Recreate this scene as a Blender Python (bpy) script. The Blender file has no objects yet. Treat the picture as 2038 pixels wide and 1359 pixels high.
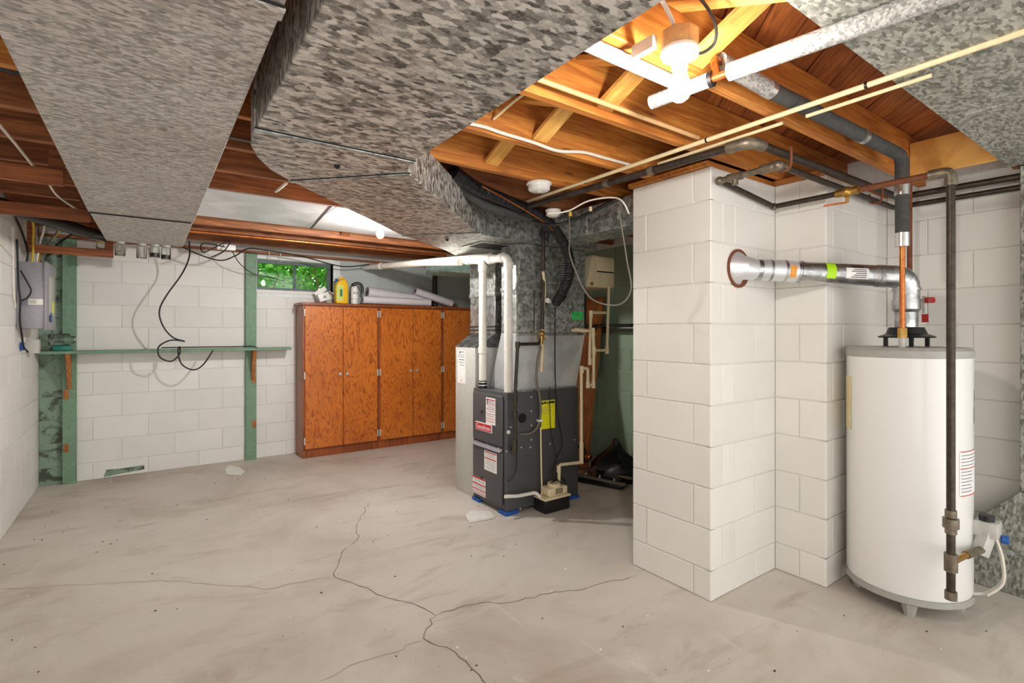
import bpy, bmesh, math, random
from mathutils import Vector, Matrix
random.seed(7)
scene = bpy.context.scene
COL = scene.collection
V = Vector

# ------------------------------------------------------------------ camera
cam_d = bpy.data.cameras.new('camera')
cam_d.sensor_width = 36.0
cam_d.lens = 1016.0 / 2038.0 * 36.0
cam_d.shift_y = -19.5 / 2038.0
cam_d.clip_start = 0.02
cam = bpy.data.objects.new('camera', cam_d)
cam.location = (0, 0, 1.328)
cam.rotation_euler = (math.pi / 2, 0, -math.radians(35.4736))
COL.objects.link(cam)
scene.camera = cam

# ------------------------------------------------------------------ world: even daylight
world = bpy.data.worlds.new('world')
scene.world = world
world.use_nodes = True
world.node_tree.nodes['Background'].inputs[0].default_value = (1.0, 0.985, 0.96, 1)
world.node_tree.nodes['Background'].inputs[1].default_value = 0.95
BULB_NEAR, BULB_FAR = 215.0, 840.0
scene.view_settings.view_transform = 'Standard'
scene.view_settings.look = 'None'
scene.view_settings.gamma = 1.0
scene.view_settings.use_curve_mapping = False
scene.view_settings.exposure = 1.26

# ------------------------------------------------------------------ materials
MATS = {}
def new_mat(name):
    m = bpy.data.materials.new(name); m.use_nodes = True
    nt = m.node_tree; MATS[name] = m
    return m, nt, nt.nodes['Principled BSDF']
def N(nt, kind, **kw):
    n = nt.nodes.new('ShaderNode' + kind)
    for k, v in kw.items(): setattr(n, k, v)
    return n
def L(nt, a, b): nt.links.new(a, b)
def lin(r, g, b):
    f = lambda c: c / 12.92 if c <= 0.04045 else ((c + 0.055) / 1.055) ** 2.4
    return (f(r / 255), f(g / 255), f(b / 255), 1)
def coords(nt, scale=(1, 1, 1), rot=(0, 0, 0)):
    tc = N(nt, 'TexCoord'); mp = N(nt, 'Mapping')
    mp.inputs['Scale'].default_value = scale; mp.inputs['Rotation'].default_value = rot
    L(nt, tc.outputs['Object'], mp.inputs['Vector'])
    return mp.outputs['Vector']
def noise(nt, vec, scale, detail=4, rough=0.55, dist=0.0):
    n = N(nt, 'TexNoise'); n.inputs['Scale'].default_value = scale
    n.inputs['Detail'].default_value = detail; n.inputs['Roughness'].default_value = rough
    n.inputs['Distortion'].default_value = dist
    L(nt, vec, n.inputs['Vector']); return n
def ramp(nt, fac, stops):
    r = N(nt, 'ValToRGB'); e = r.color_ramp.elements
    while len(e) < len(stops): e.new(0.5)
    for el, (p, c) in zip(e, stops): el.position = p; el.color = c
    L(nt, fac, r.inputs['Fac']); return r.outputs['Color']
def mixc(nt, fac, a, b, mode='MIX'):
    m = N(nt, 'Mix', data_type='RGBA', blend_type=mode)
    for sock, val in ((m.inputs['Factor'], fac), (m.inputs['A'], a), (m.inputs['B'], b)):
        pass
    ins = [i for i in m.inputs if i.type == 'RGBA']; fi = m.inputs[0]
    for sock, val in ((fi, fac), (ins[0], a), (ins[1], b)):
        if hasattr(val, 'links') or hasattr(val, 'is_output'): L(nt, val, sock)
        else: sock.default_value = val
    return [o for o in m.outputs if o.type == 'RGBA'][0]
def bump(nt, p, height, strength=0.3, dist=0.01):
    b = N(nt, 'Bump'); b.inputs['Strength'].default_value = strength
    b.inputs['Distance'].default_value = dist
    L(nt, height, b.inputs['Height']); L(nt, b.outputs['Normal'], p.inputs['Normal'])

def plain(name, col, rough=0.5, metal=0.0, spec=None, var=0.0):
    m, nt, p = new_mat(name)
    p.inputs['Roughness'].default_value = rough; p.inputs['Metallic'].default_value = metal
    vec = coords(nt); n = noise(nt, vec, 35, 3)
    k = 0.06 + var
    d = tuple(max(0, c * (1 - k)) for c in col[:3]) + (1,); h = tuple(min(1, c * (1 + k)) for c in col[:3]) + (1,)
    L(nt, ramp(nt, n.outputs['Fac'], [(0.3, d), (0.7, h)]), p.inputs['Base Color'])
    return m
def painted_block(name, col, dirty=None, amount=0.0):
    m, nt, p = new_mat(name)
    p.inputs['Roughness'].default_value = 0.62
    tc = N(nt, 'TexCoord'); oi = N(nt, 'ObjectInfo')
    mp = N(nt, 'Mapping'); L(nt, tc.outputs['Object'], mp.inputs['Vector'])
    sc = N(nt, 'VectorMath', operation='SCALE'); sc.inputs[3].default_value = 5.0
    L(nt, oi.outputs['Location'], sc.inputs[0]); L(nt, sc.outputs[0], mp.inputs['Location'])
    vec = mp.outputs['Vector']
    lo = tuple(c * 0.95 for c in col[:3]) + (1,)
    big = noise(nt, vec, 3, 4)
    c = ramp(nt, big.outputs['Fac'], [(0.3, lo), (0.65, col)])
    rnd = ramp(nt, oi.outputs['Random'], [(0.0, (0.93, 0.93, 0.93, 1)), (1.0, (1, 1, 1, 1))])
    c = mixc(nt, 1.0, c, rnd, 'MULTIPLY')
    if dirty:
        dn = noise(nt, vec, 7, 8, 0.7, 0.6)
        f = ramp(nt, dn.outputs['Fac'], [(0.62 - amount, (0, 0, 0, 1)), (0.70 - amount, (1, 1, 1, 1))])
        c = mixc(nt, f, c, dirty)
    L(nt, c, p.inputs['Base Color'])
    fine = noise(nt, vec, 140, 5, 0.7)
    bump(nt, p, fine.outputs['Fac'], 0.35, 0.004)
    return m
def wood(name, dark, light, scale=(1.2, 16, 16), rough=0.6, knots=True, turn=0.0):
    m, nt, p = new_mat(name)
    p.inputs['Roughness'].default_value = rough
    oi = N(nt, 'ObjectInfo'); tc = N(nt, 'TexCoord')
    ad = N(nt, 'VectorMath', operation='ADD'); sc = N(nt, 'VectorMath', operation='SCALE'); sc.inputs[3].default_value = 3.7
    L(nt, oi.outputs['Location'], sc.inputs[0]); L(nt, tc.outputs['Object'], ad.inputs[0]); L(nt, sc.outputs[0], ad.inputs[1])
    vr = N(nt, 'VectorRotate', rotation_type='Z_AXIS'); vr.inputs['Angle'].default_value = turn; L(nt, ad.outputs[0], vr.inputs['Vector'])
    mp = N(nt, 'Mapping'); mp.inputs['Scale'].default_value = scale; L(nt, vr.outputs['Vector'], mp.inputs['Vector'])
    g = noise(nt, mp.outputs['Vector'], 2.2, 6, 0.6, 1.2)
    c = ramp(nt, g.outputs['Fac'], [(0.30, dark), (0.50, tuple((a + b) / 2 for a, b in zip(dark, light))), (0.66, light)])
    blot = noise(nt, ad.outputs[0], 2.5, 3)
    c = mixc(nt, 1.0, c, ramp(nt, blot.outputs['Fac'], [(0.3, (0.72, 0.70, 0.68, 1)), (0.6, (1, 1, 1, 1))]), 'MULTIPLY')
    if knots:
        vo = N(nt, 'TexVoronoi'); vo.inputs['Scale'].default_value = 1.0
        mk = N(nt, 'Mapping'); mk.inputs['Scale'].default_value = (2.2, 9, 9); L(nt, ad.outputs[0], mk.inputs['Vector'])
        L(nt, mk.outputs['Vector'], vo.inputs['Vector'])
        f = ramp(nt, vo.outputs['Distance'], [(0.05, (0.45, 0.38, 0.32, 1)), (0.12, (1, 1, 1, 1))])
        c = mixc(nt, 1.0, c, f, 'MULTIPLY')
    L(nt, c, p.inputs['Base Color'])
    bump(nt, p, g.outputs['Fac'], 0.15, 0.004)
    return m
def galv(name, lo, hi, scale=(34, 34, 34), metal=0.55, rough=0.42, warm=None):
    m, nt, p = new_mat(name)
    vec = coords(nt, scale)
    nz = noise(nt, vec, 0.9, 4, 0.6)
    ad = N(nt, 'VectorMath', operation='ADD'); L(nt, vec, ad.inputs[0]); L(nt, nz.outputs['Color'], ad.inputs[1])
    vo = N(nt, 'TexVoronoi', feature='SMOOTH_F1'); vo.inputs['Scale'].default_value = 1.0; vo.inputs['Smoothness'].default_value = 0.35; L(nt, ad.outputs[0], vo.inputs['Vector'])
    sp = N(nt, 'SeparateColor'); L(nt, vo.outputs['Color'], sp.inputs[0])
    n2 = noise(nt, vec, 1.7, 8, 0.75, 0.8)
    md = N(nt, 'Math', operation='MULTIPLY_ADD'); L(nt, sp.outputs[0], md.inputs[0]); md.inputs[1].default_value = 0.42
    m2 = N(nt, 'Math', operation='MULTIPLY'); L(nt, n2.outputs['Fac'], m2.inputs[0]); m2.inputs[1].default_value = 0.62
    L(nt, m2.outputs[0], md.inputs[2])
    c = ramp(nt, md.outputs[0], [(0.30, lo), (0.50, tuple((a + b) / 2 for a, b in zip(lo, hi))), (0.68, hi)])
    v1 = coords(nt); big = noise(nt, v1, 1.6, 4)
    c = mixc(nt, 1.0, c, ramp(nt, big.outputs['Fac'], [(0.3, warm or (0.80, 0.79, 0.77, 1)), (0.65, (1, 1, 1, 1))]), 'MULTIPLY')
    L(nt, c, p.inputs['Base Color'])
    p.inputs['Metallic'].default_value = metal
    L(nt, ramp(nt, sp.outputs[1], [(0.0, (rough - 0.08,) * 3 + (1,)), (1.0, (rough + 0.12,) * 3 + (1,))]), p.inputs['Roughness'])
    return m

WHITE = painted_block('white_block_paint', lin(240, 238, 233))
WHITE_CH = painted_block('white_chimney_paint', lin(236, 233, 226))
GREEN = painted_block('green_block_paint', lin(136, 160, 140), lin(74, 80, 68), 0.12)
GREENR = painted_block('green_room_paint', lin(150, 172, 146))
GREYW = painted_block('grey_block_paint', lin(190, 198, 196))
MORTAR = plain('white_mortar', lin(228, 226, 220), 0.8)
MORTARG = plain('green_mortar', lin(66, 76, 66), 0.85, var=0.1)
JOIST = wood('joist_wood', lin(168, 88, 28), lin(222, 150, 66))
JOISTB = wood('joist_wood_red', lin(112, 64, 34), lin(186, 118, 70))
PLANK = wood('subfloor_wood', lin(118, 58, 20), lin(190, 112, 52), scale=(1.4, 22, 22), knots=False, turn=-math.pi / 4)
BRACE = wood('bridging_wood', lin(206, 140, 58), lin(240, 190, 104), scale=(14, 2, 2), knots=False)
OLDWOOD = wood('hanger_wood', lin(104, 52, 22), lin(172, 100, 52))
GALV_BIG = galv('galvanized_large_spangle', lin(84, 79, 74), lin(228, 223, 216), (40, 72, 40), 0.3, 0.45)
GALV_FLAT = galv('galvanized_fine_spangle', lin(138, 133, 128), lin(216, 211, 206), (62, 130, 62), 0.3, 0.5, (0.86, 0.83, 0.80, 1))
GALV_PLEN = galv('galvanized_plenum', lin(128, 132, 130), lin(206, 210, 208), (44, 44, 44), 0.6, 0.38)
GALV_PAN = galv('galvanized_pan', lin(108, 108, 100), lin(190, 190, 180), (50, 100, 50), 0.3, 0.48)
GALV_GREEN = galv('galvanized_green_paint', lin(140, 178, 160), lin(190, 216, 204), (30, 30, 30), 0.2, 0.5)
SHINY = galv('new_sheet_metal', lin(206, 209, 211), lin(226, 229, 232), (8, 8, 8), 0.55, 0.36, (0.9, 0.9, 0.9, 1))
PIPEMETAL = galv('vent_pipe_metal', lin(150, 152, 154), lin(214, 216, 218), (20, 20, 20), 0.9, 0.28)
DARKEDGE = plain('dark_seam', lin(34, 34, 32), 0.8)
m, nt, p = new_mat('crinkled_black_wrap'); WRAP = m
p.inputs['Base Color'].default_value = lin(26, 27, 28); p.inputs['Roughness'].default_value = 0.22
_n = noise(nt, coords(nt), 28, 4, 0.6); bump(nt, p, _n.outputs['Fac'], 0.9, 0.02)
FOAM = galv('grey_foam', lin(120, 118, 114), lin(182, 180, 176), (160, 160, 160), 0.0, 0.9)
BLACKFOAM = plain('black_foam', lin(70, 70, 68), 0.85, var=0.15)
BLACKPLASTIC = plain('black_plastic', lin(22, 22, 24), 0.35)
BLACKRUB = plain('black_cable', lin(18, 18, 18), 0.5)
IRON = plain('black_iron', lin(70, 62, 54), 0.45, 0.6, var=0.25)
IRONL = plain('weathered_iron', lin(124, 114, 98), 0.45, 0.6, var=0.25)
RUST = plain('rusty_pipe', lin(122, 72, 46), 0.7, 0.2, var=0.2)
BRASS = plain('brass', lin(180, 140, 70), 0.35, 0.8, var=0.15)
COPPER = plain('copper', lin(196, 116, 60), 0.3, 0.85, var=0.15)
CREAM = plain('cream_pipe', lin(232, 214, 170), 0.5)
PVC = plain('white_pvc', lin(236, 232, 222), 0.35)
CPVC = plain('cream_cpvc', lin(232, 216, 178), 0.4)
WHITEPL = plain('white_plastic', lin(238, 236, 230), 0.35)
ENAMEL = plain('white_enamel', lin(236, 235, 232), 0.22, var=-0.055)
GREYENAM = plain('grey_enamel', lin(168, 166, 160), 0.4)
PAPER = plain('paper_label', lin(240, 238, 236), 0.6)
REDP = plain('red_print', lin(196, 48, 44), 0.55)
REDLOGO = plain('red_badge', lin(206, 30, 52), 0.35)
INK = plain('black_ink', lin(30, 30, 30), 0.6)
GREYINK = plain('grey_ink', lin(140, 140, 146), 0.6)
YELLOW = plain('yellow_label', lin(240, 232, 20), 0.5)
LIME = plain('lime_tape', lin(176, 230, 20), 0.5)
GREENST = plain('green_sticker', lin(60, 214, 100), 0.5)
ORANGE = plain('orange_label', lin(226, 152, 62), 0.5)
FURN = plain('furnace_grey', lin(84, 84, 86), 0.38, 0.25)
FURND = plain('furnace_dark', lin(52, 52, 54), 0.5)
LTGREY = plain('light_grey_enamel', lin(196, 195, 188), 0.4, 0.1)
PANELGREY = plain('panel_grey', lin(160, 158, 164), 0.4, 0.3)
BLUE = plain('blue_foam', lin(28, 86, 168), 0.6)
TEAL = plain('teal_plastic', lin(20, 120, 104), 0.4)
GPAINT = plain('green_wood_paint', lin(116, 150, 122), 0.55, var=0.06)
RAWORANGE = wood('raw_wood', lin(150, 84, 36), lin(206, 134, 70), scale=(12, 12, 2))
BULBYEL = plain('yellow_bottle', lin(248, 196, 20), 0.35)
LABELGRN = plain('jug_label', lin(206, 222, 120), 0.5)
WINFRAME = plain('window_frame_dark', lin(84, 96, 96), 0.5, 0.2)
TRIMW = plain('white_trim_paint', lin(232, 238, 236), 0.5)
PORC = plain('porcelain', lin(244, 242, 236), 0.2)
BOXMET = plain('ceiling_box_tan', lin(196, 160, 108), 0.5, 0.2, var=0.15)
TAPE = plain('foil_tape', lin(214, 214, 212), 0.25, 0.9)
BAG = plain('black_bag', lin(20, 22, 22), 0.3)
YCABLE = plain('yellow_cable', lin(226, 188, 50), 0.5)
WCABLE = plain('white_cable', lin(232, 226, 212), 0.5)
GCABLE = plain('grey_cable', lin(116, 110, 98), 0.5)
TAN = plain('tan_pipe', lin(206, 164, 112), 0.45, var=0.05)
REDH = plain('red_handle', lin(176, 40, 34), 0.45)
CHROME = plain('chrome', lin(226, 226, 224), 0.22, 0.55)
PURPLE = plain('roll_core', lin(150, 136, 150), 0.7, var=0.2)
ROLLP = plain('vinyl_roll', lin(226, 220, 224), 0.5)
BARK = plain('twig_bark', lin(110, 84, 56), 0.8)
CHIPW = plain('paint_flake', lin(236, 234, 230), 0.7)
DIRT = plain('dirt', lin(60, 48, 40), 0.9)
CRACK = plain('crack_dark', lin(110, 102, 92), 0.95, var=0.15)
CRACKL = plain('crack_light', lin(172, 160, 146), 0.95, var=0.1)

# concrete floor
m, nt, p = new_mat('concrete'); CONC = m
vec = coords(nt)
a = noise(nt, vec, 0.9, 8, 0.62, 0.4)
c = ramp(nt, a.outputs['Fac'], [(0.30, lin(178, 166, 152)), (0.48, lin(203, 194, 183)), (0.66, lin(214, 207, 197))])
b = noise(nt, coords(nt, (1.2, 3.4, 1), (0, 0, 0.7)), 1.3, 7, 0.62, 0.7)
c = mixc(nt, ramp(nt, b.outputs['Fac'], [(0.54, (0, 0, 0, 1)), (0.72, (0.75, 0.75, 0.75, 1))]), c, lin(164, 148, 133))
w = noise(nt, coords(nt, (3.5, 1.0, 1), (0, 0, 0.5)), 1.7, 8, 0.7, 0.8)
c = mixc(nt, ramp(nt, w.outputs['Fac'], [(0.60, (0, 0, 0, 1)), (0.76, (0.6, 0.6, 0.6, 1))]), c, lin(226, 221, 214))
sp = noise(nt, vec, 46, 3, 0.5)
c = mixc(nt, ramp(nt, sp.outputs['Fac'], [(0.70, (0, 0, 0, 1)), (0.76, (0.5, 0.5, 0.5, 1))]), c, lin(120, 108, 96))
L(nt, c, p.inputs['Base Color']); p.inputs['Roughness'].default_value = 0.62
f = noise(nt, vec, 60, 6, 0.7); bump(nt, p, f.outputs['Fac'], 0.18, 0.005)

# rotary-cut fir plywood
m, nt, p = new_mat('fir_plywood'); PLY = m
oi = N(nt, 'ObjectInfo'); tc = N(nt, 'TexCoord')
ad = N(nt, 'VectorMath', operation='ADD'); sc = N(nt, 'VectorMath', operation='SCALE'); sc.inputs[3].default_value = 4.3
L(nt, oi.outputs['Location'], sc.inputs[0]); L(nt, tc.outputs['Object'], ad.inputs[0]); L(nt, sc.outputs[0], ad.inputs[1])
mp = N(nt, 'Mapping'); mp.inputs['Scale'].default_value = (7, 7, 1.7); L(nt, ad.outputs[0], mp.inputs['Vector'])
g = noise(nt, mp.outputs['Vector'], 1.0, 3, 0.5, 0.5)
mu = N(nt, 'Math', operation='MULTIPLY'); mu.inputs[1].default_value = 95.0; L(nt, g.outputs['Fac'], mu.inputs[0])
si = N(nt, 'Math', operation='SINE'); L(nt, mu.outputs[0], si.inputs[0])
nn = noise(nt, ad.outputs[0], 30, 4, 0.6)
m3 = N(nt, 'Math', operation='MULTIPLY'); L(nt, si.outputs[0], m3.inputs[0]); L(nt, nn.outputs['Fac'], m3.inputs[1])
c = ramp(nt, m3.outputs[0], [(0.0, lin(212, 122, 44)), (0.30, lin(200, 108, 36)), (0.60, lin(158, 76, 22))])
big = noise(nt, ad.outputs[0], 1.7, 4)
c = mixc(nt, 1.0, c, ramp(nt, big.outputs['Fac'], [(0.32, (0.80, 0.74, 0.70, 1)), (0.6, (1, 1, 1, 1))]), 'MULTIPLY')
L(nt, c, p.inputs['Base Color']); p.inputs['Roughness'].default_value = 0.34
CABSIDE = wood('cabinet_edge', lin(124, 60, 26), lin(176, 96, 48), scale=(12, 12, 1.6), rough=0.35, knots=False)

def emit(name, col, s):
    m, nt, p = new_mat(name)
    p.inputs['Base Color'].default_value = (1, 1, 1, 1)
    p.inputs['Emission Color'].default_value = col; p.inputs['Emission Strength'].default_value = s
    return m
BULB1 = emit('lit_bulb', (1.0, 0.955, 0.89, 1), BULB_NEAR)
BULB2 = emit('lit_bulb_far', (1.0, 0.965, 0.92, 1), BULB_FAR)
m, nt, p = new_mat('clear_glass'); GLASS = m
p.inputs['Transmission Weight'].default_value = 1.0; p.inputs['Roughness'].default_value = 0.02; p.inputs['IOR'].default_value = 1.45
p.inputs['Base Color'].default_value = (0.94, 0.97, 0.96, 1)
m, nt, p = new_mat('window_glass'); WGLASS = m
tr = N(nt, 'BsdfTransparent'); gl = N(nt, 'BsdfGlossy'); mx = N(nt, 'MixShader'); gl.inputs['Roughness'].default_value = 0.0
mx.inputs[0].default_value = 0.012; L(nt, tr.outputs[0], mx.inputs[1]); L(nt, gl.outputs[0], mx.inputs[2])
L(nt, mx.outputs[0], nt.nodes['Material Output'].inputs['Surface'])
m, nt, p = new_mat('leaf'); LEAF = m
vec = coords(nt); n = noise(nt, vec, 9, 2)
c = ramp(nt, n.outputs['Fac'], [(0.3, lin(30, 120, 24)), (0.5, lin(84, 178, 44)), (0.7, lin(160, 222, 90))])
L(nt, c, p.inputs['Base Color']); p.inputs['Roughness'].default_value = 0.4
tl = N(nt, 'BsdfTranslucent'); L(nt, c, tl.inputs['Color']); mx = N(nt, 'MixShader'); mx.inputs[0].default_value = 0.45
L(nt, p.outputs[0], mx.inputs[1]); L(nt, tl.outputs[0], mx.inputs[2]); L(nt, mx.outputs[0], nt.nodes['Material Output'].inputs['Surface'])

# ------------------------------------------------------------------ mesh helpers
ORG = {}
class MB:
    def __init__(self): self.v = []; self.f = []
    def add(self, vs, fs):
        b = len(self.v); self.v += [V(x) for x in vs]; self.f += [tuple(i + b for i in f) for f in fs]; return self
    def box(self, x0, x1, y0, y1, z0, z1):
        return self.add([(x0, y0, z0), (x1, y0, z0), (x1, y1, z0), (x0, y1, z0), (x0, y0, z1), (x1, y0, z1), (x1, y1, z1), (x0, y1, z1)],
                        [(0, 3, 2, 1), (4, 5, 6, 7), (0, 1, 5, 4), (1, 2, 6, 5), (2, 3, 7, 6), (3, 0, 4, 7)])
    def beam(self, p0, p1, w, h, up=(0, 0, 1)):
        p0, p1 = V(p0), V(p1); d = (p1 - p0).normalized(); u = V(up)
        s = d.cross(u).normalized(); u = s.cross(d).normalized(); s *= w / 2; u *= h / 2
        return self.add([p0 - s - u, p0 + s - u, p0 + s + u, p0 - s + u, p1 - s - u, p1 + s - u, p1 + s + u, p1 - s + u],
                        [(0, 1, 2, 3), (7, 6, 5, 4), (0, 4, 5, 1), (1, 5, 6, 2), (2, 6, 7, 3), (3, 7, 4, 0)])
    def prism(self, poly, z0, z1):
        n = len(poly); return self.ext([(x, y, z0) for x, y in poly], (0, 0, z1 - z0))
    def ext(self, poly, vec):
        n = len(poly); vec = V(vec); a = [V(q) for q in poly]
        nrm = V((0, 0, 0))
        for i in range(n): nrm += a[i].cross(a[(i + 1) % n])
        if nrm.dot(vec) < 0: a.reverse()
        return self.add(a + [q + vec for q in a], [tuple(range(n - 1, -1, -1)), tuple(range(n, 2 * n))] +
                        [(i, (i + 1) % n, n + (i + 1) % n, n + i) for i in range(n)])
    def loft(self, A, B):
        n = len(A)
        return self.add(list(A) + list(B), [tuple(range(n - 1, -1, -1)), tuple(range(n, 2 * n))] + [(i, (i + 1) % n, n + (i + 1) % n, n + i) for i in range(n)])
    def cyl(self, p0, p1, r0, r1=None, seg=18):
        return self.rings([(V(p0), r0), (V(p1), r0 if r1 is None else r1)], seg)
    def rings(self, pr, seg):
        pts = [q for q, _ in pr]; b = len(self.v); n = len(pts)
        t0 = (pts[1] - pts[0]).normalized()
        ref = V((0, 0, 1)) if abs(t0.z) < 0.9 else V((1, 0, 0))
        s = t0.cross(ref).normalized(); vs = []
        for i, (q, r) in enumerate(pr):
            t = (pts[min(i + 1, n - 1)] - pts[max(i - 1, 0)])
            if t.length < 1e-9: t = t0
            t = t.normalized(); s = (s - t * s.dot(t)).normalized(); u = t.cross(s)
            for k in range(seg):
                a = 2 * math.pi * k / seg; vs.append(q + (s * math.cos(a) + u * math.sin(a)) * r)
        fs = []
        for i in range(n - 1):
            for k in range(seg):
                fs.append((i * seg + k, i * seg + (k + 1) % seg, (i + 1) * seg + (k + 1) % seg, (i + 1) * seg + k))
        fs.append(tuple(range(seg - 1, -1, -1))); fs.append(tuple((n - 1) * seg + k for k in range(seg)))
        return self.add(vs, fs)
    def tube(self, pts, r, seg=8, sub=6):
        pts = [V(q) for q in pts]
        if sub > 1 and len(pts) > 2:
            out = []
            for i in range(len(pts) - 1):
                p0 = pts[max(i - 1, 0)]; p1 = pts[i]; p2 = pts[i + 1]; p3 = pts[min(i + 2, len(pts) - 1)]
                for k in range(sub):
                    t = k / sub
                    out.append(0.5 * ((2 * p1) + (p2 - p0) * t + (2 * p0 - 5 * p1 + 4 * p2 - p3) * t * t + (3 * p1 - p0 - 3 * p2 + p3) * t ** 3))
            out.append(pts[-1]); pts = out
        return self.rings([(q, r) for q in pts], seg)
    def pipe(self, pts, r, bend=0.03, seg=14):
        pts = [V(q) for q in pts]; out = [pts[0]]
        for i in range(1, len(pts) - 1):
            a = (pts[i - 1] - pts[i]); c = (pts[i + 1] - pts[i]); k = min(bend, a.length * 0.45, c.length * 0.45)
            A = pts[i] + a.normalized() * k; B = pts[i] + c.normalized() * k
            for j in range(6):
                t = j / 5; out.append(A * (1 - t) ** 2 + pts[i] * 2 * t * (1 - t) + B * t * t)
        out.append(pts[-1])
        return self.rings([(q, r) for q in out], seg)
    def lathe(self, c, prof, seg=28):
        c = V(c); vs = []; fs = []; n = len(prof)
        for r, z in prof:
            for k in range(seg):
                a = 2 * math.pi * k / seg; vs.append(c + V((max(r, 1e-4) * math.cos(a), max(r, 1e-4) * math.sin(a), z)))
        for i in range(n - 1):
            for k in range(seg):
                fs.append((i * seg + k, i * seg + (k + 1) % seg, (i + 1) * seg + (k + 1) % seg, (i + 1) * seg + k))
        return self.add(vs, fs)
    def sphere(self, c, r, seg=14, sz=1.0):
        return self.lathe(c, [(r * math.sin(math.pi * i / 10), -r * sz * math.cos(math.pi * i / 10)) for i in range(11)], seg)
    def build(self, name, mat, parent=None, bevel=0.0, smooth=True, origin=None, segs=2):
        me = bpy.data.meshes.new(name)
        if parent is not None: o0 = ORG[parent.name]
        elif origin is not None: o0 = V(origin)
        else:
            o0 = V(((min(q.x for q in self.v) + max(q.x for q in self.v)) / 2, (min(q.y for q in self.v) + max(q.y for q in self.v)) / 2, min(q.z for q in self.v)))
        me.from_pydata([q - o0 for q in self.v], [], self.f)
        bm = bmesh.new(); bm.from_mesh(me)
        bmesh.ops.recalc_face_normals(bm, faces=bm.faces)
        if bevel > 0:
            es = [e for e in bm.edges if len(e.link_faces) == 2 and e.calc_face_angle(0) > 0.5]
            bmesh.ops.bevel(bm, geom=es, offset=bevel, segments=segs, profile=0.5, affect='EDGES', clamp_overlap=True)
        bm.to_mesh(me); bm.free()
        if smooth:
            me.shade_smooth(); me.set_sharp_from_angle(angle=math.radians(38))
        if mat: me.materials.append(mat)
        o = bpy.data.objects.new(name, me); COL.objects.link(o)
        if parent is not None: o.parent = parent; ORG[o.name] = o0
        else: o.location = o0; ORG[o.name] = o0
        return o
def tag(o, label, cat, group=None, kind=None):
    o['label'] = label; o['category'] = cat
    if group: o['group'] = group
    if kind: o['kind'] = kind
    return o
def thing(name, loc, label, cat, group=None):
    o = bpy.data.objects.new(name, None); COL.objects.link(o); o.location = loc; o.empty_display_size = 0.05
    ORG[o.name] = V(loc); return tag(o, label, cat, group)
def struct(o): o['kind'] = 'structure'; return o
def text_part(name, body, mat, parent, loc, xdir, zdir, height):
    cu = bpy.data.curves.new(name + '_text', 'FONT'); cu.body = body; cu.align_x = 'CENTER'; cu.align_y = 'CENTER'; cu.size = height; cu.extrude = 0.0004
    tmp = bpy.data.objects.new(name + '_tmp', cu); COL.objects.link(tmp)
    dg = bpy.context.evaluated_depsgraph_get(); me = bpy.data.meshes.new_from_object(tmp.evaluated_get(dg))
    bpy.data.objects.remove(tmp); X = V(xdir).normalized(); Z = V(zdir).normalized(); Nn = X.cross(Z)
    o0 = ORG[parent.name]; M = Matrix((X, Z, Nn)).transposed().to_4x4(); M.translation = V(loc) - o0; me.transform(M)
    me.materials.clear(); me.materials.append(mat)
    o = bpy.data.objects.new(name, me); COL.objects.link(o); o.parent = parent; ORG[o.name] = o0; return o

# ------------------------------------------------------------------ setting
LW, BW, RW, ZC = -0.765, 5.92, 3.67, 2.143       # left wall, back wall, right wall, top of block work
COURSE = [0.0, 0.149, 0.352, 0.555, 0.759, 0.962, 1.165, 1.368, 1.571, 1.775, 1.978, ZC]

fl = MB().box(-1.2, 4.2, -1.1, 6.3, -0.12, 0).build('floor', CONC, origin=(0, 0, 0), smooth=False); struct(fl); ORG['floor'] = V((0, 0, 0))

def crack(pts, w, mat, jit=0.012, rnd=random.Random(3)):
    pts = [V((q[0], q[1], 0.0)) for q in pts]; mid = []
    for i in range(len(pts) - 1):
        n = max(2, int((pts[i + 1] - pts[i]).length / 0.035))
        for k in range(n): mid.append(pts[i].lerp(pts[i + 1], k / n) + V((rnd.uniform(-jit, jit), rnd.uniform(-jit, jit), 0)))
    mid.append(pts[-1]); b = MB(); vs = []; fs = []; n = len(mid)
    for i, q in enumerate(mid):
        t = (mid[min(i + 1, n - 1)] - mid[max(i - 1, 0)]).normalized(); s = V((-t.y, t.x, 0)) * w * rnd.uniform(0.35, 1.0) * (0.3 if i in (0, n - 1) else 1)
        vs += [q - s + V((0, 0, 0.0012)), q + s + V((0, 0, 0.0012))]
    for i in range(n - 1): fs.append((2 * i, 2 * i + 1, 2 * i + 3, 2 * i + 2))
    b.add(vs, fs); return b.build('crack', mat, fl, smooth=False)
crack([(1.400,3.876,0.000), (1.160,3.477,0.000), (1.095,3.241,0.000), (0.946,3.091,0.000), (0.818,2.833,0.000), (0.876,2.689,0.000), (0.958,2.473,0.000), (1.062,2.283,0.000), (1.097,2.151,0.000)], 0.0030, CRACK)
crack([(1.097,2.151,0.000), (1.224,2.151,0.000), (1.332,2.119,0.000), (1.432,2.048,0.000), (1.607,2.011,0.000), (1.827,1.934,0.000), (2.170,1.870,0.000)], 0.0024, CRACK)
crack([(1.097,2.151,0.000), (1.014,2.086,0.000), (0.967,2.018,-0.000), (1.039,1.869,0.000), (1.041,1.731,0.000), (1.039,1.600,0.000)], 0.0026, CRACK)
crack([(0.810,2.804,0.000), (0.641,2.870,0.000), (0.518,2.867,0.000), (0.331,3.038,0.000), (0.120,3.261,0.000), (-0.141,3.414,0.000), (-0.375,3.548,0.000), (-0.623,3.680,0.000)], 0.0022, CRACKL)
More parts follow.
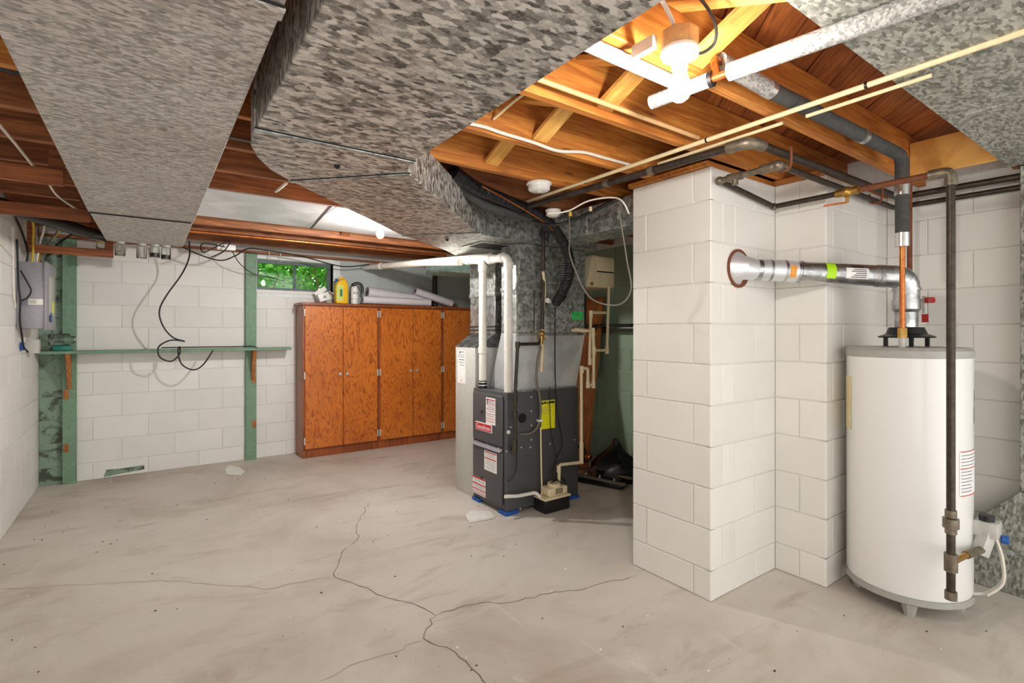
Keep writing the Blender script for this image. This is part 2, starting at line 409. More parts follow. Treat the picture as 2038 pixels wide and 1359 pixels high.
crack([(0.967,2.018,-0.000), (0.820,2.005,0.000), (0.659,2.022,0.000), (0.501,2.003,0.000)], 0.0018, CRACKL)
crack([(0.982,4.398,-0.000), (1.131,4.215,0.000), (1.225,4.000,0.000)], 0.0016, CRACKL)
crack([(2.680,2.892,0.000), (2.645,2.593,0.000), (2.755,2.420,0.000)], 0.0018, CRACKL)

BLK = {}
def block_mesh(w, h, mat, t=0.03, ch=0.0035):
    key = (round(w, 3), round(h, 3), mat.name)
    if key in BLK: return BLK[key]
    me = bpy.data.meshes.new('block')
    vs = [(0, ch, 0), (w, ch, 0), (w, ch, h), (0, ch, h), (ch, 0, ch), (w - ch, 0, ch), (w - ch, 0, h - ch), (ch, 0, h - ch), (0, t, 0), (w, t, 0), (w, t, h), (0, t, h)]
    fs = [(4, 5, 6, 7), (0, 1, 5, 4), (1, 2, 6, 5), (2, 3, 7, 6), (3, 0, 4, 7), (1, 0, 8, 9), (2, 1, 9, 10), (3, 2, 10, 11), (0, 3, 11, 8), (9, 8, 11, 10)]
    me.from_pydata(vs, [], fs); me.materials.append(mat); me.update(); BLK[key] = me; return me
brnd = random.Random(11)
def block_wall(parent, ox, oy, theta, length, joints, matf, gap=0.0028, zs=COURSE, skip=None):
    """joints(course) -> distances of the vertical joints along the wall"""
    d = V((math.cos(theta), math.sin(theta), 0)); nrm = V((math.sin(theta), -math.cos(theta), 0)); o0 = ORG[parent.name]
    for ci in range(len(zs) - 1):
        js = [0.0] + sorted(j for j in joints(ci) if 0.03 < j < length - 0.03) + [length]
        for a, b in zip(js, js[1:]):
            if skip and skip(ci, a, b): continue
            g0 = 0 if a == 0.0 else gap / 2; g1 = 0 if b == length else gap / 2
            me = block_mesh(b - a - g0 - g1, zs[ci + 1] - zs[ci] - gap, matf((a + b) / 2, ci))
            o = bpy.data.objects.new('block', me); COL.objects.link(o); o.parent = parent
            o.location = V((ox, oy, 0)) + d * (a + g0) + nrm * brnd.uniform(0, 0.0012) + V((0, 0, zs[ci] + gap / 2)) - o0
            o.rotation_euler = (0, 0, theta)
def running(off0, off1, step=0.406):
    return lambda ci: [(off0 if ci % 2 else off1) + k * step for k in range(0, 22)]

wl = MB().box(LW - 0.2, LW - 0.006, -1.1, BW + 0.2, 0, 2.41).build('wall_left', MORTAR, origin=(LW, 0, 0), smooth=False); struct(wl); ORG['wall_left'] = V((LW, 0, 0))
block_wall(wl, LW, 2.6, math.pi / 2, BW - 2.6, running(0.11, 0.313), lambda x, c: WHITE)
wb = MB()
WX0, WX1, WZ0, WZ1 = 0.93, 1.715, 1.775, 2.10
wb.box(LW, WX0, BW + 0.006, BW + 0.2, 0, 2.41).box(WX1, 4.2, BW + 0.006, BW + 0.2, 0, 2.41).box(WX0, WX1, BW + 0.006, BW + 0.2, 0, WZ0 - 0.004).box(WX0, WX1, BW + 0.006, BW + 0.2, WZ1, 2.41)
wb = wb.build('wall_back', MORTAR, origin=(LW, BW, 0), smooth=False); struct(wb); ORG['wall_back'] = V((LW, BW, 0))
def bskip(ci, a, b):
    return False
def bj(ci):
    base = [(0.16 if ci % 2 else 0.36) + k * 0.406 for k in range(12)] + [0.156]
    if COURSE[ci] >= WZ0 - 0.01: base = [j for j in base if not (WX0 - LW - 0.05 < j < WX1 - LW + 0.05)] + [WX0 - LW, WX1 - LW]
    return base
def bmat(x, ci):
    X = LW + x
    return GREEN if X < -0.61 else (GREYW if X > 1.80 else WHITE)
block_wall(wb, LW, BW, 0, RW - LW, bj, bmat, skip=lambda ci, a, b: COURSE[ci] >= WZ0 - 0.01 and a >= WX0 - LW - 0.01 and b <= WX1 - LW + 0.01)
MB().ext([(-0.33, BW - 0.0016, 0.01), (-0.03, BW - 0.0016, 0.035), (-0.03, BW - 0.0016, 0.075), (-0.2, BW - 0.0016, 0.068), (-0.31, BW - 0.0016, 0.075)], (0, 0.004, 0)).build('chipped_patch', GREEN, wb, smooth=False)

wr = MB().box(RW + 0.006, RW + 0.2, -1.1, BW + 0.2, 0, 2.41).build('wall_right', MORTAR, origin=(RW, 0, 0), smooth=False); struct(wr); ORG['wall_right'] = V((RW, 0, 0))
block_wall(wr, RW, 1.21, -math.pi / 2, 1.62, running(0.20, 0.40), lambda x, c: WHITE_CH)
block_wall(wr, RW, BW, -math.pi / 2, BW - 1.97, running(0.25, 0.05), lambda x, c: GREENR)

# chimney: stepped white block mass
PX, PY, PX2, PY2, PYB = 2.25, 1.475, 2.862, 1.21, 1.97
ins = 0.006
wc = MB().prism([(PX + ins, PY + ins), (PX2 + ins, PY + ins), (PX2 + ins, PY2 + ins), (RW, PY2 + ins), (RW, PYB), (PX + ins, PYB)], 0, ZC).build('wall_chimney', MORTAR, origin=(PX, PY, 0), smooth=False); struct(wc); ORG['wall_chimney'] = V((PX, PY, 0))
cw = lambda x, c: WHITE_CH
block_wall(wc, PX, PYB, -math.pi / 2, PYB - PY - 0.0005, lambda ci: [0.098] if ci % 2 else [0.395], cw, gap=0.005)
block_wall(wc, PX + 0.0005, PY, 0, PX2 - PX, lambda ci: [0.10, 0.208] if ci % 2 else [0.402], cw, gap=0.005)
block_wall(wc, PX2, PY, -math.pi / 2, PY - PY2 - 0.0005, lambda ci: [0.13] if ci % 2 == 0 else [], cw, gap=0.005)
block_wall(wc, PX2 + 0.0005, PY2, 0, RW - PX2, lambda ci: [0.075, 0.40] if ci % 2 else [0.20, 0.60], cw, gap=0.005)

# ------------------------------------------------------------------ ceiling: diagonal planks, joists, cross bridging
ce = MB().box(LW - 0.2, RW + 0.2, -1.1, BW + 0.2, 2.432, 2.46).build('ceiling', PLANK, origin=(0, 0, 2.41), smooth=False); struct(ce); ORG['ceiling'] = V((0, 0, 2.41))
def clip(poly, ax, val, keep_less):
    out = []
    for i in range(len(poly)):
        a, b = poly[i], poly[(i + 1) % len(poly)]; ia = (a[ax] <= val) == keep_less; ib = (b[ax] <= val) == keep_less
        if ia: out.append(a)
        if ia != ib:
            t = (val - a[ax]) / (b[ax] - a[ax]); out.append((a[0] + (b[0] - a[0]) * t, a[1] + (b[1] - a[1]) * t))
    return out
pw = 0.143; r2 = math.sqrt(0.5)
for i in range(-48, 44):
    s0, s1 = i * pw + 0.0025, (i + 1) * pw - 0.0025
    q = [(-9 * r2 + s * r2, -9 * r2 - s * r2) for s in (s0, s1)]; q2 = [(12 * r2 + s * r2, 12 * r2 - s * r2) for s in (s1, s0)]
    poly = q + q2
    for ax, val, less in ((0, RW, True), (0, LW, False), (1, BW, True), (1, -1.1, False)):
        if poly: poly = clip(poly, ax, val, less)
    if len(poly) >= 3:
        zz = 2.41 + 0.0012 * ((i * 7) % 3)
        MB().prism(poly, zz, 2.431).build('plank', PLANK, ce, smooth=False)
JZ, JT = 2.17, 2.409
JY = [1.423 + 0.406 * k for k in range(-9, 12)]     # near faces of the joists
def jmesh(mat):
    b = MB().box(0, RW - LW - 0.004, 0, 0.038, 0, JT - JZ); o = b.build('joist', mat, bevel=0.003, origin=(0, 0, 0), segs=1); return o
jo = None; jr = None
for y in JY:
    if y > BW - 0.08 or y < -1.1: continue
    red = y > 2.4
    src = jr if red else jo
    if src is None:
        o = jmesh(JOISTB if red else JOIST)
        if red: jr = o
        else: jo = o
    else:
        o = src.copy(); COL.objects.link(o)
    o.parent = ce; o.location = V((LW + 0.002, y, JZ)) - ORG['ceiling']
MB().box(LW, RW, BW - 0.05, BW + 0.15, ZC + 0.002, JZ - 0.001).build('sill_plate', JOISTB, ce, bevel=0.002, segs=1)
MB().box(PX - 0.02, RW, 1.48, PYB + 0.02, ZC + 0.001, JZ - 0.001).build('sill_plate', JOIST, ce, bevel=0.002, segs=1)
MB().box(PX2 - 0.02, RW, 1.19, 1.478, ZC + 0.001, JZ - 0.001).build('sill_plate', JOIST, ce, bevel=0.002, segs=1)
bs = None
for y in JY:
    if y > 4.4 or y < -0.4: continue
    for (xc, flip) in ((1.455, False), (1.35, True), (-0.02, False)):
        ya, yb = y + 0.038, y + 0.406
        if abs(xc + 0.02) < 0.01 and y < 2.0: continue
        a, b = ((xc, ya, 2.36), (xc, yb, 2.205)) if not flip else ((xc, ya, 2.205), (xc, yb, 2.36))
        MB().beam(a, b, 0.085, 0.019, up=(0, 0.35, 1) if not flip else (0, -0.35, 1)).build('bridging', BRACE if y < 2.2 else JOISTB, ce, bevel=0.002, segs=1)
# header board closing the joist bay against the chimney wall, near the right wall
MB().box(3.40, 3.425, 0.655, 1.015, JZ + 0.004, JT - 0.05).build('blocking', BRACE, ce, bevel=0.002, segs=1)

# ------------------------------------------------------------------ window
wi = thing('window_1', (1.32, BW + 0.12, WZ0), 'small two-pane basement window high in the back wall', 'window'); del wi['category']; struct(wi)
yf0, yf1 = BW + 0.10, BW + 0.135
fr = MB().box(WX0, WX1, yf0, yf1, WZ0 + 0.005, WZ0 + 0.03).box(WX0, WX1, yf0, yf1, WZ1 - 0.035, WZ1).box(WX0, WX0 + 0.025, yf0, yf1, WZ0 + 0.03, WZ1 - 0.035).box(WX1 - 0.035, WX1, yf0, yf1, WZ0 + 0.03, WZ1 - 0.035)
fr.build('window_frame', WINFRAME, wi, smooth=False)
MB().box(1.312, 1.334, yf0 - 0.004, yf1, WZ0 + 0.03, WZ1 - 0.035).build('mullion', WINFRAME, wi, bevel=0.002)
for x0, x1 in ((WX0 + 0.025, 1.312), (1.334, WX1 - 0.035)):
    MB().box(x0, x1, yf0 + 0.012, yf0 + 0.016, WZ0 + 0.03, WZ1 - 0.035).build('pane', WGLASS, wi, smooth=False)
MB().ext([(WX0, BW - 0.012, 1.70), (WX0, BW - 0.012, 1.735), (WX0, BW + 0.10, WZ0 + 0.006), (WX0, BW + 0.10, 1.70)], (WX1 - WX0, 0, 0)).build('window_sill', TRIMW, wi, smooth=False)
MB().box(WX0, WX1 + 0.01, BW - 0.01, BW + 0.10, WZ1 - 0.002, WZ1 + 0.04).build('window_header', TRIMW, wi, smooth=False)
MB().box(WX1, WX1 + 0.075, BW - 0.02, BW + 0.10, 1.655, 2.135).build('window_casing', TRIMW, wi, bevel=0.003)

# ------------------------------------------------------------------ bush outside the window
bu = thing('bush', (1.5, 6.9, 1.3), 'leafy green bush outside the small window', 'bush')
rb = random.Random(5); lv = MB()
for k in range(5200):
    x = rb.uniform(0.4, 3.3); y = rb.uniform(6.45, 8.2); z = rb.uniform(1.45, 2.6)
    s = rb.uniform(0.03, 0.06) * (1 + (y - 6.45) * 0.9); d = V((rb.gauss(0, 1), rb.gauss(0, 1), rb.gauss(-0.3, 0.6))).normalized(); n = d.cross(V((rb.gauss(0, 1), rb.gauss(0, 1), rb.gauss(0, 1)))).normalized()
    w = d.cross(n) ; c = V((x, y, z))
    lv.add([c, c + d * s * 0.7 + w * s * 0.42 + n * s * 0.1, c + d * s * 1.7, c + d * s * 0.7 - w * s * 0.42 + n * s * 0.1], [(0, 1, 2), (0, 2, 3)])
lo = lv.build('foliage', LEAF, bu, smooth=False); lo['kind'] = 'stuff'
for k in range(9):
    x = rb.uniform(0.9, 2.9); pts = [(x, 6.9 + rb.uniform(-0.2, 0.3), 1.3)]
    for j in range(4): pts.append((pts[-1][0] + rb.uniform(-0.16, 0.16), pts[-1][1] + rb.uniform(-0.1, 0.1), pts[-1][2] + 0.32))
    MB().tube(pts, 0.008, 6, 4).build('stem', BARK, bu)
gd = MB().box(-3, 7, BW + 0.2, 12, 1.25, 1.30).build('ground', LEAF, smooth=False); tag(gd, 'green ground outside behind the bush', 'ground'); struct(gd); del gd['category']; del gd['label']

# ------------------------------------------------------------------ sheet-metal ducts under the joists
ZB, ZT = 1.98, 2.166
d1 = thing('flat_duct', (-0.02, 2.0, ZB), 'long flat galvanized duct running away overhead on the left', 'duct')
MB().box(-0.266, 0.222, -1.1, 3.60, ZB, ZT).build('duct_section', GALV_FLAT, d1, bevel=0.003, segs=1)
MB().loft([(-0.262, 3.603, ZB), (0.218, 3.603, ZB), (0.218, 3.603, ZT), (-0.262, 3.603, ZT)], [(-0.25, 4.75, ZB + 0.012), (0.222, 4.75, ZB + 0.012), (0.222, 4.75, ZT), (-0.25, 4.75, ZT)]).build('duct_section', GALV_FLAT, d1, bevel=0.003, segs=1)
MB().box(-0.262, 0.21, 3.592, 3.604, ZB - 0.006, ZB).build('seam', DARKEDGE, d1, smooth=False)
MB().box(-0.27, 0.226, 1.10, 1.145, ZB - 0.007, ZB - 0.001).build('drive_cleat', GALV_FLAT, d1, bevel=0.002)
MB().box(-0.266, 0.222, 1.094, 1.10, ZB - 0.004, ZB).build('seam', DARKEDGE, d1, smooth=False)

d2 = thing('supply_trunk_duct', (0.56, 1.0, ZB), 'wide galvanized trunk duct overhead that bends right to the furnace', 'duct')
MB().box(0.283, 0.828, -1.1, 1.815, ZB, ZT).build('duct_section', GALV_BIG, d2, bevel=0.003, segs=1)
ex, ey = 0.905, 1.818; n = 8
inner = (0.05); outer = 0.05 + 0.545
cx_, cy_ = 0.828 + inner, 1.818
A0 = [(cx_ - outer * math.cos(math.radians(45) * k / n), cy_ + outer * math.sin(math.radians(45) * k / n)) for k in range(n + 1)]
A1 = [(cx_ - inner * math.cos(math.radians(45) * k / n), cy_ + inner * math.sin(math.radians(45) * k / n)) for k in range(n + 1)]
A0 = [(x * 1.0, y + 0.0) for x, y in A0]
MB().prism([(0.277, 1.82)] + [(0.295, 2.0), (0.335, 2.12), (0.40, 2.245), (0.498, 2.358)] + [(0.872, 1.962), (0.846, 1.90), (0.834, 1.82)], ZB + 0.001, ZT).build('elbow', GALV_BIG, d2, bevel=0.004, segs=1)
MB().prism([(0.505, 2.362), (0.880, 1.966), (1.772, 2.872), (1.397, 3.245)], ZB, ZT).build('duct_section', GALV_BIG, d2, bevel=0.004, segs=1)
MB().prism([(1.402, 3.250), (1.776, 2.876), (1.87, 2.925), (2.92, 2.925), (2.92, 4.0), (2.30, 4.0), (1.92, 3.63)], ZB + 0.001, ZT).build('duct_section', GALV_PLEN, d2, bevel=0.003, segs=1)
for a, b in (((0.276, 1.817), (0.832, 1.817)), ((0.50, 2.362), (0.876, 1.964)), ((1.40, 3.248), (1.775, 2.874))):
    MB().beam((a[0], a[1], ZB - 0.002), (b[0], b[1], ZB - 0.002), 0.024, 0.008).build('drive_cleat', GALV_PLEN, d2, bevel=0.002)
    MB().beam((a[0], a[1] - 0.016, ZB - 0.001), (b[0], b[1] - 0.016, ZB - 0.001), 0.006, 0.004).build('seam', DARKEDGE, d2, smooth=False)
MB().cyl((0.606,2.037,1.981), (0.602,2.024,1.977), 0.012, seg=10).build('screw_plug', DARKEDGE, d2)
MB().cyl((1.729,3.220,1.981), (1.718,3.200,1.977), 0.012, seg=10).build('screw_plug', DARKEDGE, d2)
MB().cyl((1.972, 2.923, 2.10), (1.972, 2.919, 2.10), 0.006, seg=8).build('screw_plug', DARKEDGE, d2)
# open register slot under the last section
MB().box(1.95, 2.30, 3.12, 3.40, ZB - 0.004, ZB).build('slot_frame', GALV_PLEN, d2, bevel=0.001)
MB().box(1.99, 2.27, 3.16, 3.36, ZB - 0.006, ZB - 0.003).build('slot_opening', DARKEDGE, d2, smooth=False)
# side branch over to the chimney
d3 = thing('branch_duct', (2.52, 2.4, ZB), 'galvanized branch duct running from the plenum to behind the white chimney', 'duct')
MB().box(2.40, 2.65, 1.99, 2.90, ZB, ZT).build('duct_section', GALV_PLEN, d3, bevel=0.003, segs=1)
for y in (2.22, 2.50, 2.74): MB().box(2.396, 2.654, y, y + 0.028, ZB - 0.004, ZT - 0.01).build('drive_cleat', GALV_PLEN, d3, bevel=0.001, segs=1)

# sheet metal pans nailed under the joists
p1 = thing('joist_pan', (1.2, 3.9, 2.16), 'bright sheet-metal pan nailed under the joists in front of the window', 'duct')
MB().box(0.22, 1.02, 3.46, 4.29, 2.162, 2.169).build('sheet', SHINY, p1, smooth=False)
MB().box(1.024, 2.2, 3.46, 4.29, 2.1615, 2.169).build('sheet', SHINY, p1, smooth=False)
MB().beam((0.99, 3.46, 2.161), (1.07, 4.29, 2.161), 0.012, 0.004).build('seam', DARKEDGE, p1, smooth=False)
p2 = thing('return_air_pan', (2.4, 0.1, 2.16), 'galvanized return-air sheet under the joists at the upper right', 'duct')
MB().box(1.25, 2.55, -1.1, 0.645, 2.1585, 2.1685).build('sheet', GALV_PAN, p2, smooth=False)
MB().box(2.556, 3.545, -1.1, 0.645, 2.1595, 2.1685).build('sheet', GALV_PAN, p2, smooth=False)
MB().box(2.54, 2.56, -1.1, 0.64, 2.155, 2.1585).build('drive_cleat', GALV_PAN, p2, smooth=False)
p3 = thing('return_stack_duct', (3.6, 0.35, 0), 'tall galvanized wall duct with flared foot beyond the water heater', 'duct')
MB().ext([(3.55, 0.605, 2.157), (3.55, 0.605, 0.53), (3.55, 0.12, 0.53), (3.55, 0.12, 2.157)], (0.112, 0, 0)).build('duct_section', GALV_PAN, p3, bevel=0.003, segs=1)
MB().ext([(3.552, 0.605, 0.527), (3.552, 0.80, 0.31), (3.552, 1.02, 0.23), (3.552, 1.02, 0.0), (3.552, 0.12, 0.0), (3.552, 0.12, 0.527)], (0.112, 0, 0)).build('boot', GALV_PAN, p3, bevel=0.003, segs=1)
MB().box(3.546, 3.552, 0.12, 1.02, 0.20, 0.222).build('drive_cleat', GALV_PLEN, p3, smooth=False)
gq = tag(MB().box(2.62, 3.4, 4.95, 5.40, 1.985, 2.166).build('stub_duct', GALV_GREEN, bevel=0.004, segs=1), 'greenish painted duct hanging above the right end of the cabinets', 'duct')

# ------------------------------------------------------------------ furnace
fu = thing('furnace', (2.45, 3.25, 0), 'dark grey upright gas furnace on blue pads with red badge', 'furnace')
MB().box(2.10, 2.80, 3.017, 3.476, 0.028, 0.885).build('cabinet', FURN, fu, bevel=0.006)
for z0, z1, nm in ((0.492, 0.862, 'upper_door'), (0.065, 0.452, 'lower_door')):
    dd = MB().box(2.078, 2.1005, 3.05, 3.452, z0, z1).build(nm, FURN, fu, bevel=0.012, segs=3)
MB().box(2.094, 2.101, 3.05, 3.452, 0.455, 0.49).build('door_rail', FURND, fu, smooth=False)
MB().ext([(2.079, 3.06, 0.455), (2.099, 3.06, 0.455), (2.099, 3.06, 0.478), (2.066, 3.06, 0.452)], (0, 0.385, 0)).build('door_lip', PANELGREY, fu, smooth=False)
for y in (3.10, 3.25, 3.41): MB().cyl((2.094, y, 0.476), (2.089, y, 0.476), 0.006, seg=10).build('screw', CHROME, fu)
for (y, z) in ((3.20, 0.72), (3.20, 0.215)): MB().cyl((2.078, y + 0.11, z), (2.070, y + 0.11, z), 0.012, seg=14).build('knockout', FURND, fu)
def label(parent, plane, a0, a1, z0, z1, stripes, mat=PAPER, ink=GREYINK):
    """a flat sticker; plane ('x',X) faces -X with a along Y, ('y',Y) faces -Y with a along X"""
    ax, c = plane
    def bx(u0, u1, w0, w1, t0, t1):
        return MB().box(c - t1, c - t0, u0, u1, w0, w1) if ax == 'x' else MB().box(u0, u1, c - t1, c - t0, w0, w1)
    o = bx(a0, a1, z0, z1, 0.0, 0.0012).build('label', mat, parent, smooth=False)
    for (f0, f1, mm, u0, u1) in stripes:
        h = z1 - z0; w = a1 - a0
        bx(a0 + w * u0, a0 + w * u1, z1 - h * f1, z1 - h * f0, 0.0012, 0.0018).build('print', mm, o, smooth=False)
    return o
T1 = [(0.06, 0.10, REDP, .05, .95), (0.24, 0.26, REDP, .05, .95), (0.14, 0.17, GREYINK, .1, .9), (0.2, 0.22, GREYINK, .1, .7), (0.42, 0.44, REDP, .05, .95), (0.30, 0.32, GREYINK, .1, .9), (0.36, 0.38, GREYINK, .1, .8), (0.6, 0.62, REDP, .05, .95), (0.5, 0.52, GREYINK, .1, .85), (0.78, 0.8, REDP, .05, .95), (0.68, 0.7, GREYINK, .1, .9), (0.88, 0.9, REDP, .05, .95), (0.05, 0.25, INK, .78, .86)]
T2 = [(0.04, 0.09, REDP, .04, .96), (0.34, 0.40, REDP, .04, .96), (0.14, 0.16, GREYINK, .1, .9), (0.2, 0.22, GREYINK, .1, .8), (0.26, 0.28, GREYINK, .1, .9), (0.48, 0.5, GREYINK, .1, .9), (0.56, 0.58, GREYINK, .1, .85), (0.64, 0.66, GREYINK, .1, .9), (0.72, 0.74, GREYINK, .1, .6), (0.8, 0.82, GREYINK, .1, .9), (0.88, 0.9, GREYINK, .1, .7)]
T3 = [(0.0, 0.10, REDP, 0, 1), (0.36, 0.44, REDP, 0, 1), (0.68, 0.74, REDP, 0, 1), (0.9, 0.94, REDP, 0, 1), (0.16, 0.19, GREYINK, .05, .9), (0.24, 0.27, GREYINK, .05, .85), (0.5, 0.53, GREYINK, .05, .9), (0.58, 0.61, GREYINK, .05, .8), (0.8, 0.83, GREYINK, .05, .9)]
label(fu, ('x', 2.078), 3.126, 3.255, 0.637, 0.835, T1)
label(fu, ('x', 2.078), 3.108, 3.277, 0.285, 0.432, T2)
label(fu, ('x', 2.078), 3.262, 3.446, 0.072, 0.205, T3)
bd = MB().box(2.072, 2.079, 3.168, 3.398, 0.572, 0.636).build('badge', PAPER, fu, bevel=0.003)
MB().box(2.0705, 2.0725, 3.174, 3.392, 0.578, 0.630).build('badge_face', REDLOGO, bd, smooth=False)
text_part('badge_lettering', 'Goodman', PAPER, bd, (2.0695, 3.283, 0.602), (0, -1, 0), (0, 0, 1), 0.05)
yl = label(fu, ('y', 3.017), 2.421, 2.556, 0.588, 0.805, [(0.05, 0.13, INK, .03, .16), (0.04, 0.12, INK, .2, .36), (0.05, 0.12, INK, .40, .46), (0.05, 0.13, INK, .5, .62), (0.04, 0.12, INK, .66, .96), (0.16, 0.19, INK, .45, .5), (0.25, 0.26, GREYINK, .05, .8), (0.31, 0.32, GREYINK, .05, .6), (0.38, 0.39, GREYINK, .05, .8), (0.45, 0.46, GREYINK, .05, .5)], YELLOW)
MB().cyl((2.241, 3.017, 0.692), (2.241, 3.0135, 0.692), 0.036, seg=24).build('hole_plug', BLACKPLASTIC, fu)
for (u, v) in ((1,1),):
    pass
for q in [(2.324,3.016,0.841), (2.324,3.016,0.736), (2.324,3.016,0.631), (2.324,3.016,0.523), (2.136,3.016,0.637), (2.100,3.016,0.467), (2.315,3.016,0.468), (2.504,3.016,0.470), (2.757,3.016,0.470), (2.231,3.016,0.479), (2.222,3.016,0.030)]:
    MB().cyl(q, (q[0], q[1] - 0.004, q[2]), 0.0075, seg=10).build('screw', CHROME, fu)
for x, y in ((2.09, 3.01), (2.69, 3.01), (2.09, 3.38), (2.69, 3.38)):
    MB().box(x, x + 0.115, y, y + 0.10, 0.0, 0.027).build('foot_pad', BLUE, fu, bevel=0.002)

fc = thing('filter_cabinet', (2.45, 3.65, 0), 'light grey return-air cabinet standing behind the furnace', 'cabinet')
MB().box(2.12, 2.80, 3.482, 3.80, 0.0, 1.20).build('cabinet', LTGREY, fc, bevel=0.004)
MB().loft([(2.12, 3.482, 1.201), (2.80, 3.482, 1.201), (2.80, 3.80, 1.201), (2.12, 3.80, 1.201)], [(2.35, 3.54, 1.31), (2.76, 3.54, 1.31), (2.76, 3.95, 1.31), (2.35, 3.95, 1.31)]).build('transition', PIPEMETAL, fc, smooth=False)
label(fc, ('x', 2.12), 3.635, 3.765, 0.90, 1.175, [(0.03, 0.10, INK, .6, .75), (0.04, 0.07, GREYINK, .1, .55), (0.14, 0.16, GREYINK, .1, .9), (0.2, 0.22, GREYINK, .1, .9), (0.28, 0.30, INK, .1, .8), (0.36, 0.38, GREYINK, .1, .9), (0.44, 0.46, GREYINK, .1, .7), (0.9, 0.92, REDP, .4, .55)])
rd = thing('return_drop_duct', (2.55, 3.74, 1.31), 'silver return duct rising from the light grey cabinet', 'duct')
MB().box(2.352, 2.758, 3.542, 3.948, 1.312, 1.655).build('duct_section', PIPEMETAL, rd, bevel=0.003, segs=1)
MB().box(2.35, 2.76, 3.54, 3.95, 1.657, 1.979).build('duct_section', GALV_PLEN, rd, bevel=0.003, segs=1)
MB().box(2.345, 2.765, 3.535, 3.955, 1.63, 1.66).build('drive_cleat', GALV_PLEN, rd, bevel=0.002)
for z in (1.335, 1.365): MB().box(2.338, 2.772, 3.528, 3.962, z, z + 0.012).build('drive_cleat', DARKEDGE, rd, bevel=0.002)

cc = thing('evaporator_coil_case', (2.5, 3.23, 0.89), 'shiny sheet-metal coil case sitting on top of the furnace', 'coil case')
MB().loft([(2.21, 3.03, 0.887), (2.79, 3.03, 0.887), (2.79, 3.40, 0.887), (2.21, 3.40, 0.887)], [(2.215, 3.022, 1.318), (2.88, 3.022, 1.318), (2.88, 3.25, 1.318), (2.215, 3.25, 1.318)]).build('case', SHINY, cc, smooth=False)
c0 = V((2.215, 3.028, 0.90)); c1 = V((2.785, 3.028, 0.90)); c2 = V((2.87, 3.020, 1.30)); c3 = V((2.22, 3.020, 1.30)); cm = V((2.53, 3.000, 1.11))
MB().add([c0, c1, c2, c3, cm], [(0, 1, 4), (1, 2, 4), (2, 3, 4), (3, 0, 4)]).build('side_panel', SHINY, cc, smooth=False)
MB().box(2.20, 2.80, 3.008, 3.03, 0.886, 0.898).build('flange', PIPEMETAL, cc, smooth=False)
MB().box(2.21, 2.885, 3.010, 3.03, 1.30, 1.316).build('flange', PIPEMETAL, cc, smooth=False)
pl = thing('supply_plenum', (2.5, 3.23, 1.32), 'galvanized supply plenum rising from the coil case to the ducts', 'duct')
pp = [(2.215, 3.020), (2.880, 3.020), (2.880, 3.25), (2.215, 3.25)]
MB().prism(pp, 1.32, 1.635).build('plenum_section', GALV_PLEN, pl, bevel=0.003, segs=1)
MB().prism([(x, y - 0.002) if y < 3.2 else (x, y) for x, y in pp], 1.66, ZB - 0.001).build('plenum_section', GALV_PLEN, pl, bevel=0.003, segs=1)
MB().prism([(x - 0.006 if x < 2.4 else x + 0.006, y - 0.008 if y < 3.2 else y + 0.006) for x, y in pp], 1.633, 1.662).build('drive_cleat', GALV_PLEN, pl, bevel=0.002)
MB().box(2.352, 2.357, 3.0155, 3.019, 1.33, 1.63).build('corner_seam', DARKEDGE, pl, smooth=False)
MB().box(2.868, 2.886, 3.012, 3.02, 1.33, 1.64).build('corner_seam', DARKEDGE, pl, smooth=False)
gs = label(pl, ('y', 3.0195), 2.733, 2.852, 1.424, 1.488, [(0.1, 0.3, INK, .06, .14), (0.2, 0.26, INK, .35, .6), (0.4, 0.44, INK, .3, .7), (0.55, 0.58, GREYINK, .2, .8), (0.75, 0.78, GREYINK, .1, .85)], GREENST)

hb = thing('humidifier', (3.1, 3.15, 1.70), 'cream plastic humidifier box on the far side of the plenum', 'humidifier')
MB().loft([(2.93, 3.06, 1.70), (3.25, 3.06, 1.70), (3.25, 3.38, 1.70), (2.93, 3.38, 1.70)], [(3.0, 3.06, 1.965), (3.24, 3.06, 1.965), (3.24, 3.38, 1.965), (3.0, 3.38, 1.965)]).build('housing', CPVC, hb, bevel=0.008)
MB().box(3.05, 3.245, 3.048, 3.062, 1.72, 1.826).build('cover', CPVC, hb, bevel=0.004)
MB().box(3.05, 3.245, 3.048, 3.062, 1.836, 1.955).build('cover', CPVC, hb, bevel=0.004)
MB().box(3.05, 3.24, 3.052, 3.063, 1.826, 1.836).build('slot', DARKEDGE, hb, smooth=False)
MB().cyl((2.985, 3.06, 1.725), (2.985, 3.045, 1.725), 0.012, seg=12).build('knob', BRASS, hb)

